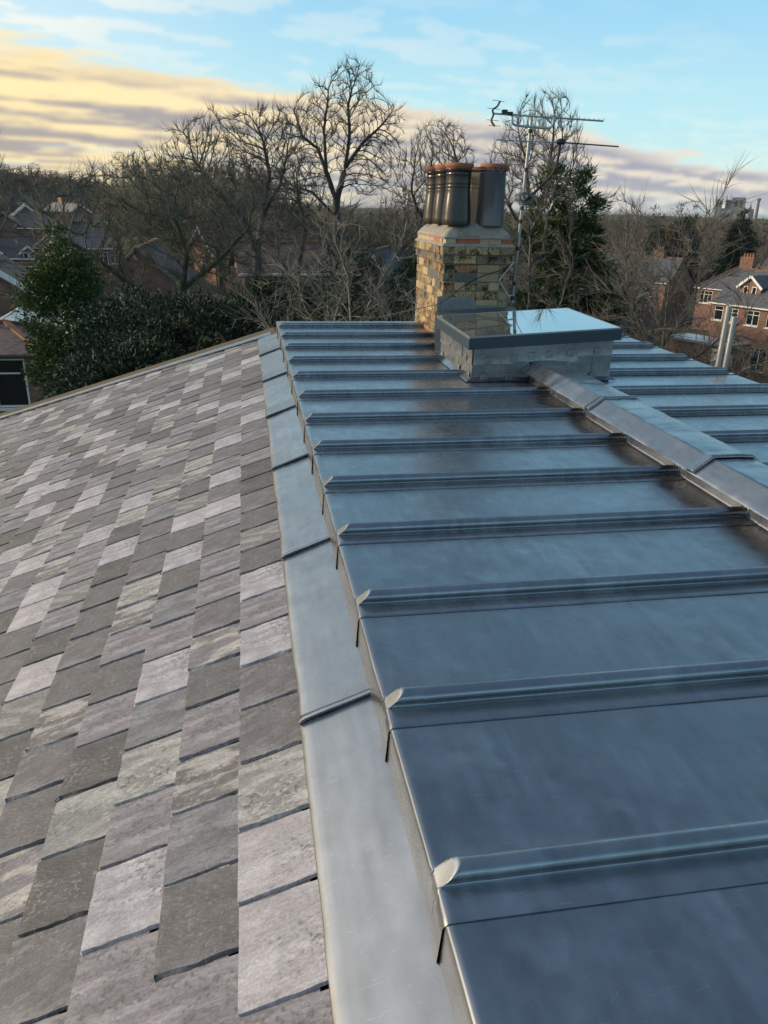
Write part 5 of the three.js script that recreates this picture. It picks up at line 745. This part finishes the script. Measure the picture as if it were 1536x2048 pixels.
  for (const [cx, cz, cw, cd, ch, mat = M.brickRed, pots = 2] of o.chimneys ?? []) {
    const ch_ = part('chimney', new MB().box(cx - cw / 2, cx + cw / 2, E + rise * 0.3, Y1 + ch, cz - cd / 2, cz + cd / 2).box(cx - cw / 2 - 0.05, cx + cw / 2 + 0.05, Y1 + ch - 0.22, Y1 + ch - 0.08, cz - cd / 2 - 0.05, cz + cd / 2 + 0.05).geo(), mat, rf);
    for (let k = 0; k < pots; k++) part('chimney_pot', new THREE.CylinderGeometry(0.10, 0.13, 0.4, 10).translate(cx + (k - (pots - 1) / 2) * 0.34, Y1 + ch + 0.2, cz), M.terracotta, ch_);
  }
  for (const [dx, dy, dw, dh, dz] of o.dormers ?? []) { // small gabled dormer on the front
    const g = new MB(), rz = dz - 2.2; g.poly([[dx - dw / 2, dy, dz], [dx + dw / 2, dy, dz], [dx + dw / 2, dy + dh, dz], [dx, dy + dh + dw * 0.42, dz], [dx - dw / 2, dy + dh, dz]]); g.quad([dx - dw / 2, dy, rz], [dx - dw / 2, dy, dz], [dx - dw / 2, dy + dh, dz], [dx - dw / 2, dy + dh, rz]); g.quad([dx + dw / 2, dy, dz], [dx + dw / 2, dy, rz], [dx + dw / 2, dy + dh, rz], [dx + dw / 2, dy + dh, dz]);
    const dm = part('dormer', g.geo(), wall, h), r2 = new MB(), e = 0.2, top = dy + dh + dw * 0.42 + 0.06, lo = dy + dh - 0.1; for (const s of [1, -1]) { const a = [dx + s * (dw / 2 + e), lo, dz + e], c = [dx, top, dz + e], f2 = [dx, top, rz], i = [dx + s * (dw / 2 + e), lo, rz]; s > 0 ? r2.poly([a, i, f2, c]) : r2.poly([c, f2, i, a]); }
    part('dormer_roof', r2.geo(), roof, dm); for (const s of [1, -1]) part('bargeboard', new MB().beam([dx + s * (dw / 2 + e), lo - 0.06, dz + e + 0.03], [dx, top - 0.06, dz + e + 0.03], 0.05, 0.2).geo(), M.whitePaint, dm);
    for (const s of [-1, 1]) { part('window', new MB().box(dx + s * dw * 0.2 - 0.22, dx + s * dw * 0.2 + 0.22, dy + 0.1, dy + dh, dz + 0.01, dz + 0.05).geo(), M.whitePaint, dm); part('pane', new MB().box(dx + s * dw * 0.2 - 0.15, dx + s * dw * 0.2 + 0.15, dy + 0.17, dy + dh - 0.07, dz + 0.052, dz + 0.06).geo(), M.pane, dm); }
  }
  h.position.set(...o.pos); h.rotation.y = (o.turn ?? 0) * Math.PI / 180; return h;
}
const HY = (x, z, y) => [x, y, z];
// left side, near to far
makeHouse('brick extension with a hipped tile roof and tall window at the left edge', { name: 'brick_extension', category: 'building', pos: [-9.55, -8.6, -29.3], w: 5.4, d: 4.4, eaves: 4.95, rise: 0.72, type: 'hip', ridgeLen: 2.4, wall: M.brickPink, roof: M.roofTile, over: 0.25, gutter: M.blackPlastic, wins: { front: [[1.72, 3.15, 1.05, 1.65, 1]], right: [[0.3, 3.0, 0.9, 1.6, 1]] } });
{
  const f = thing('flat_roof_extension', 'low extension with a pale flat roof behind the hipped tile roof', 'building');
  part('wall', new MB().box(-9.8, -5.6, -8.6, -3.62, -36, -32).geo(), M.brickPink, f); part('flat_roof', new MB().box(-9.95, -5.45, -3.615, -3.45, -36.15, -31.85).geo(), M.felt, f); part('fascia', new MB().box(-9.97, -5.43, -3.75, -3.617, -31.86, -31.80).geo(), M.whitePaint, f);
  const l = thing('roof_lantern', 'small glazed roof lantern with white bars on the pale flat roof', 'roof lantern'); const c = [[-9.55, -3.40, -32.4], [-7.75, -3.40, -32.4], [-7.75, -3.40, -34.4], [-9.55, -3.40, -34.4]], a = [-8.95, -2.98, -33.4], e = [-8.35, -2.98, -33.4], g = new MB(); g.poly([c[0], c[1], e, a]); g.poly([c[2], c[3], a, e]); g.poly([c[1], c[2], e]); g.poly([c[3], c[0], a]);
  part('glazing', g.geo(), M.roofGlass, l); part('kerb', new MB().box(-9.6, -7.7, -3.449, -3.385, -34.45, -32.35).geo(), M.whitePaint, l);
  for (const [p, q] of [[c[0], a], [c[3], a], [c[1], e], [c[2], e], [a, e], [[-8.95, -3.39, -32.4], a], [[-8.35, -3.39, -32.4], e], [[-7.75, -3.39, -33.4], e]]) part('glazing_bar', new MB().beam(p, q, 0.06, 0.06).geo(), M.whitePaint, l);
}
makeHouse('brick house with a steep gable behind the roof lantern', { pos: [-12.3, -8.8, -41], turn: 14, w: 5.5, d: 9, eaves: 5.6, rise: 1.9, ridge: 'z', wall: M.brickPink, roof: M.roofTile, wins: { front: [[0.9, 3.6, 1.0, 1.1]] } });
makeHouse('tall brick gable wall half hidden by the fruit tree', { pos: [-4.75, -9.4, -42.2], turn: 0, w: 5.6, d: 9, eaves: 6.0, rise: 2.4, ridge: 'z', wall: M.brickPink, roof: M.roofTile, barge: false, chimneys: [[-0.4, 3.2, 0.6, 0.6, 0.5, M.potBuff, 0]], wins: { front: [[-0.95, 5.9, 0.45, 0.7, 1]] } });
makeHouse('brick house with hipped slate roof and two chimneys behind the holly', { pos: [-15.6, -9.2, -84], turn: 5, w: 7.4, d: 6.6, eaves: 5.9, rise: 2.2, type: 'hip', ridgeLen: 3.0, wall: M.brickPink, roof: M.roofSlate, chimneys: [[-1.2, 0.3, 0.9, 0.6, 0.75, M.brickRed, 2], [1.6, 0.3, 0.9, 0.6, 0.7, M.potBuff, 2]], wins: { front: [[-2.3, 4.2, 1.0, 1.2], [0.7, 4.0, 0.9, 1.2], [2.0, 4.3, 0.9, 1.25], [3.05, 4.5, 0.85, 1.1]], right: [[0, 4, 1, 1.2]] } });
makeHouse('brick terrace with two white trimmed gablets at the left edge', { pos: [-22.2, -9.2, -82], turn: 8, w: 6.6, d: 6, eaves: 5.0, rise: 1.7, wall: M.brickPink, roof: M.roofDark, dormers: [[-0.9, 4.6, 1.5, 0.9, 3.05], [2.2, 4.7, 1.3, 0.8, 3.05]], wins: { front: [[-0.9, 3.0, 1.2, 1.2], [2.2, 3.2, 1.1, 1.1]] } });
makeHouse('long brick house with a plain dark roof and four slim windows', { pos: [-23.6, -9.4, -110], turn: 8, w: 7.4, d: 7, eaves: 6.9, rise: 1.7, wall: M.brickPink, roof: M.roofDark, barge: false, wins: { front: [[-1.7, 5.8, 0.32, 0.85, 1], [-1.0, 5.6, 0.36, 1.0, 1], [1.0, 5.8, 0.32, 0.85, 1], [2.9, 5.9, 0.5, 0.8, 1]] } });
makeHouse('plain brick gable end beside the long dark roofed house', { pos: [-29.4, -9.4, -110], turn: 12, w: 5.2, d: 8, eaves: 6.4, rise: 2.0, ridge: 'z', wall: M.brickPink, roof: M.roofDark, barge: false, wins: { front: [[0.6, 5.4, 0.4, 0.6, 1]] } });
makeHouse('house with white bargeboards, pale green slates and a wide chimney', { pos: [-27.5, -9.6, -138], turn: 28, w: 8, d: 13, eaves: 7.0, rise: 2.7, ridge: 'z', wall: M.brickPink, roof: M.roofSlate, chimneys: [[0.2, -2.0, 1.0, 1.9, 0.9, M.brickRed, 3]], wins: { front: [[0, 5.2, 1.1, 1.3]] } });
makeHouse('small white trimmed gable left of the pale green slate roof', { pos: [-34.0, -9.6, -139], turn: 15, w: 6.2, d: 9, eaves: 7.0, rise: 2.4, ridge: 'z', wall: M.brickPink, roof: M.roofDark, wins: { front: [[0.9, 6.0, 0.9, 1.1]] } });
for (let k = 0; k < 6; k++) { const az = (-13.2 + k * 1.05) / 57.3, d = 292 + (k % 2) * 6, x = Math.sin(az) * d, z = -Math.cos(az) * d; makeHouse('white walled house of the row on the far left hillside', { name: 'white_house', group: 'white houses on the far hillside', pos: [x, -2.4 - 0.15 * k, z], turn: 12, w: 5.0, d: 6, eaves: 4.6, rise: 2.0, wall: M.white, roof: M.roofDark, barge: false, wins: { front: [[-1.2, 3.0, 0.9, 1.1], [1.2, 3.0, 0.9, 1.1]] } }); }
for (let k = 0; k < 3; k++) { const az = (-15.6 + k * 1.3) / 57.3, d = 205, x = Math.sin(az) * d, z = -Math.cos(az) * d; makeHouse('low pale house among the bare trees at the far left', { name: 'pale_house', group: 'low pale houses at the far left', pos: [x, -4.9, z], turn: 20, w: 6, d: 6, eaves: 4.6, rise: 1.8, wall: M.white, roof: M.roofDark, barge: false, wins: { front: [[-1.4, 2.8, 1, 1.2], [1.4, 2.8, 1, 1.2]] } }); }
// seen between the trunks in the middle
makeHouse('house with a pale blue slate roof seen through the fruit tree branches', { pos: [-1.0, -9.9, -76], turn: 24, w: 6, d: 6, eaves: 6.8, rise: 2.0, wall: M.brickRed, roof: M.roofSlate, wins: { front: [[-1.5, 4.9, 0.8, 1.1], [1.0, 4.9, 0.8, 1.1]], left: [[0, 5, 0.9, 1.1]] } });
makeHouse('red brick house with a dark slate roof behind the skyline trunks', { pos: [3.4, -9.2, -58], turn: -18, w: 6, d: 6, eaves: 6.4, rise: 1.9, wall: M.brickRed, roof: M.roofSlate, chimneys: [[-1.6, 0, 0.8, 0.6, 0.5, M.brickRed, 2]], wins: { front: [[0.2, 5.0, 1.6, 0.95, 3], [2.1, 4.8, 0.8, 1.1]] } });
makeHouse('low brick house with white windows behind the far roof corner', { pos: [2.2, -9.4, -39.5], turn: 6, w: 5, d: 5, eaves: 7.6, rise: 1.1, wall: M.brickPink, roof: M.roofTile, barge: false, wins: { front: [[-1.2, 5.9, 0.45, 0.8, 1], [-0.35, 6.0, 0.45, 0.8, 1]] } });
makeHouse('house with a white trimmed gable seen through saplings beside the chimney', { pos: [8.6, -9.2, -50], turn: -20, w: 5, d: 8, eaves: 5.4, rise: 2.4, ridge: 'z', wall: M.brickPink, roof: M.roofSlate, wins: { front: [[0, 5.2, 0.9, 1.1]] } });
// right side
const u1 = [0.40, 0.916], n1 = [-0.916, 0.40], P1 = [40.9, -64.4];
makeHouse('sunlit red brick terrace with white windows and one gabled dormer at the right edge', { pos: [P1[0] + u1[0] * 9 - n1[0] * 4, -11.6, P1[1] + u1[1] * 9 - n1[1] * 4], turn: -66.4, w: 18, d: 8, eaves: 5.5, rise: 2.6, wall: M.brickRed, roof: M.roofSlate, barge: false, chimneys: [[3, 0, 1.2, 0.7, 0.8, M.brickRed, 3]], dormers: [[-6.6, 5.9, 2.0, 1.1, 2.7]],
  wins: { front: [[-8.4, 4.0, 0.9, 1.25, 1], [-7.1, 3.95, 1.2, 1.2, 2], [-5.1, 3.95, 1.2, 1.25, 2], [-3.2, 3.95, 1.3, 1.25, 2], [-0.9, 3.95, 1.3, 1.25, 2], [-3.9, 0.2, 1.5, 2.0, 2, 1], [-1.0, 0.9, 1.6, 1.3, 2]], left: [[0, 3.9, 0.8, 1.2]] } });
{ const l = thing('lean_to', 'low brick lean-to with a pale flat roof before the sunlit terrace', 'building'); part('wall', new MB().box(-3.4, 2.4, 0, 2.35, 0.03, 3.0).geo(), M.brickRed, l); part('flat_roof', new MB().box(-3.6, 2.6, 2.353, 2.5, 0.03, 3.2).geo(), M.felt, l); part('fascia', new MB().box(-3.62, 2.62, 2.25, 2.35, 3.005, 3.10).geo(), M.whitePaint, l); const dr = part('door', new MB().box(1.2, 2.0, 0.05, 2.05, 3.0, 3.05).geo(), M.whitePaint, l); part('door_handle', new MB().box(1.85, 1.93, 1.0, 1.04, 3.052, 3.09).geo(), M.alu, dr); l.position.set(P1[0] + u1[0] * 1.5, -11.6, P1[1] + u1[1] * 1.5); l.rotation.y = -66.4 * Math.PI / 180; }
makeHouse('brick house with a hipped slate roof and chimney above the sunlit terrace', { pos: [57.6, -12.2, -85.0], turn: -58, w: 7.6, d: 7.5, eaves: 5.3, rise: 2.5, type: 'hip', ridgeLen: 1.8, wall: M.brickRed, roof: M.roofSlate, chimneys: [[-0.2, 0, 1.5, 0.8, 1.0, M.brickRed, 4]], wins: { front: [[-2.7, 3.6, 1.5, 1.4, 3], [-0.6, 3.5, 1.1, 1.4, 2], [1.0, 3.5, 1.1, 1.5, 2], [2.8, 3.5, 1.0, 1.4, 2]], left: [[0, 3.6, 1, 1.3]] } });
makeHouse('grey roofed house with a brick chimney behind the arching bare shoots', { pos: [49.6, -12.0, -95], turn: -52, w: 10, d: 8, eaves: 5.3, rise: 2.6, wall: M.brickRed, roof: M.roofSlate, barge: false, chimneys: [[2.0, 0, 1.3, 0.7, 0.9, M.brickRed, 3]], wins: { front: [[-3, 3.6, 1.2, 1.3], [0, 3.6, 1.2, 1.3], [3, 3.6, 1.2, 1.3]] } });
makeHouse('distant red gabled house at the right edge beyond the conifer', { pos: [73.5, -12.2, -100], turn: -25, w: 7, d: 9, eaves: 6.2, rise: 2.6, ridge: 'z', wall: M.brickRed, roof: M.roofSlate, barge: false, wins: { front: [[-1.5, 4.4, 1.1, 1.3], [1.5, 4.4, 1.1, 1.3]] } });
// ---------------------------------------------------------------- the far city: cathedral, stack and spire
{
  const stone = std({ color: rgb(0.24, 0.225, 0.205), roughness: 0.9 }), leadRoofM = std({ color: rgb(0.17, 0.20, 0.25), roughness: 0.6 }), dark = std({ color: rgb(0.05, 0.05, 0.055), roughness: 0.9 });
  const c = thing('cathedral', 'distant pale stone cathedral with twin towers and a broad central tower', 'cathedral'); c.position.set(1050, -12, -1702); c.rotation.y = -0.50; 
  const tower = (x, z, w, h, pin) => { const t = part('tower', new MB().box(x - w / 2, x + w / 2, 0, h, z - w / 2, z + w / 2).geo(), stone, c); for (const [sx, sz] of [[1, 1], [-1, 1], [1, -1], [-1, -1]]) { part('buttress', new MB().box(x + sx * w / 2 - 1, x + sx * w / 2 + 1, 0, h + 1, z + sz * w / 2 - 1, z + sz * w / 2 + 1).geo(), stone, t); if (pin) part('pinnacle', new THREE.ConeGeometry(1.3, 8, 4).translate(x + sx * w / 2, h + 5, z + sz * w / 2), stone, t); }
    const win = new MB(); for (const s of [-1, 1]) win.box(x + s * w * 0.2 - w * 0.11, x + s * w * 0.2 + w * 0.11, h * 0.62, h * 0.92, z + w / 2 + 0.02, z + w / 2 + 0.2); part('belfry_window', win.geo(), dark, t); if (!pin) part('parapet', new MB().box(x - w / 2 - 0.6, x + w / 2 + 0.6, h, h + 2, z - w / 2 - 0.6, z + w / 2 + 0.6).geo(), stone, t); return t; };
  tower(0, 0, 12, 42, true); tower(21, -14, 11, 42, true); tower(40, 0, 25, 45, false);
  part('nave', new MB().box(5, 74, 0, 15, -8, 8).geo(), stone, c); const nr = new MB(); for (const [x0, x1] of [[5, 27.5], [52.5, 74]]) { nr.poly([[x0, 15, 8.2], [x1, 15, 8.2], [x1, 24, 0], [x0, 24, 0]]); nr.poly([[x1, 15, -8.2], [x0, 15, -8.2], [x0, 24, 0], [x1, 24, 0]]); } nr.poly([[74, 15, 8.2], [74, 15, -8.2], [74, 24, 0]]); part('nave_roof', nr.geo(), leadRoofM, c);
  for (const x of [56, 64, 73]) part('pinnacle', new THREE.ConeGeometry(1.3, 14, 4).translate(x, 24, 8), stone, c);
  for (let k = 0; k < 8; k++) part('nave_window', new MB().box(8 + k * 2.4, 9.4 + k * 2.4, 5, 13, 8.02, 8.2).geo(), dark, c);
  const st = part('industrial_stack', new THREE.LatheGeometry([[3.6, -10], [3.0, 30], [2.8, 42], [4.0, 43], [4.0, 47], [3.2, 48], [0, 48]].map(q => new THREE.Vector2(...q)), 20), std({ color: rgb(0.16, 0.11, 0.09), roughness: 0.9 }), scene); st.position.set(1105, -14, -1640); tagged(st, 'tall round brick stack standing on the horizon at the far right', 'stack');
  const sp = thing('church_spire', 'small blue grey church spire left of the tall stack', 'church'); sp.position.set(1098, -12, -1655); part('spire', new THREE.ConeGeometry(6, 22, 8).translate(0, 25, 0), leadRoofM, sp); part('tower', new MB().box(-5, 5, 0, 14, -5, 5).geo(), stone, sp);
}

renderer.render(scene, camera);
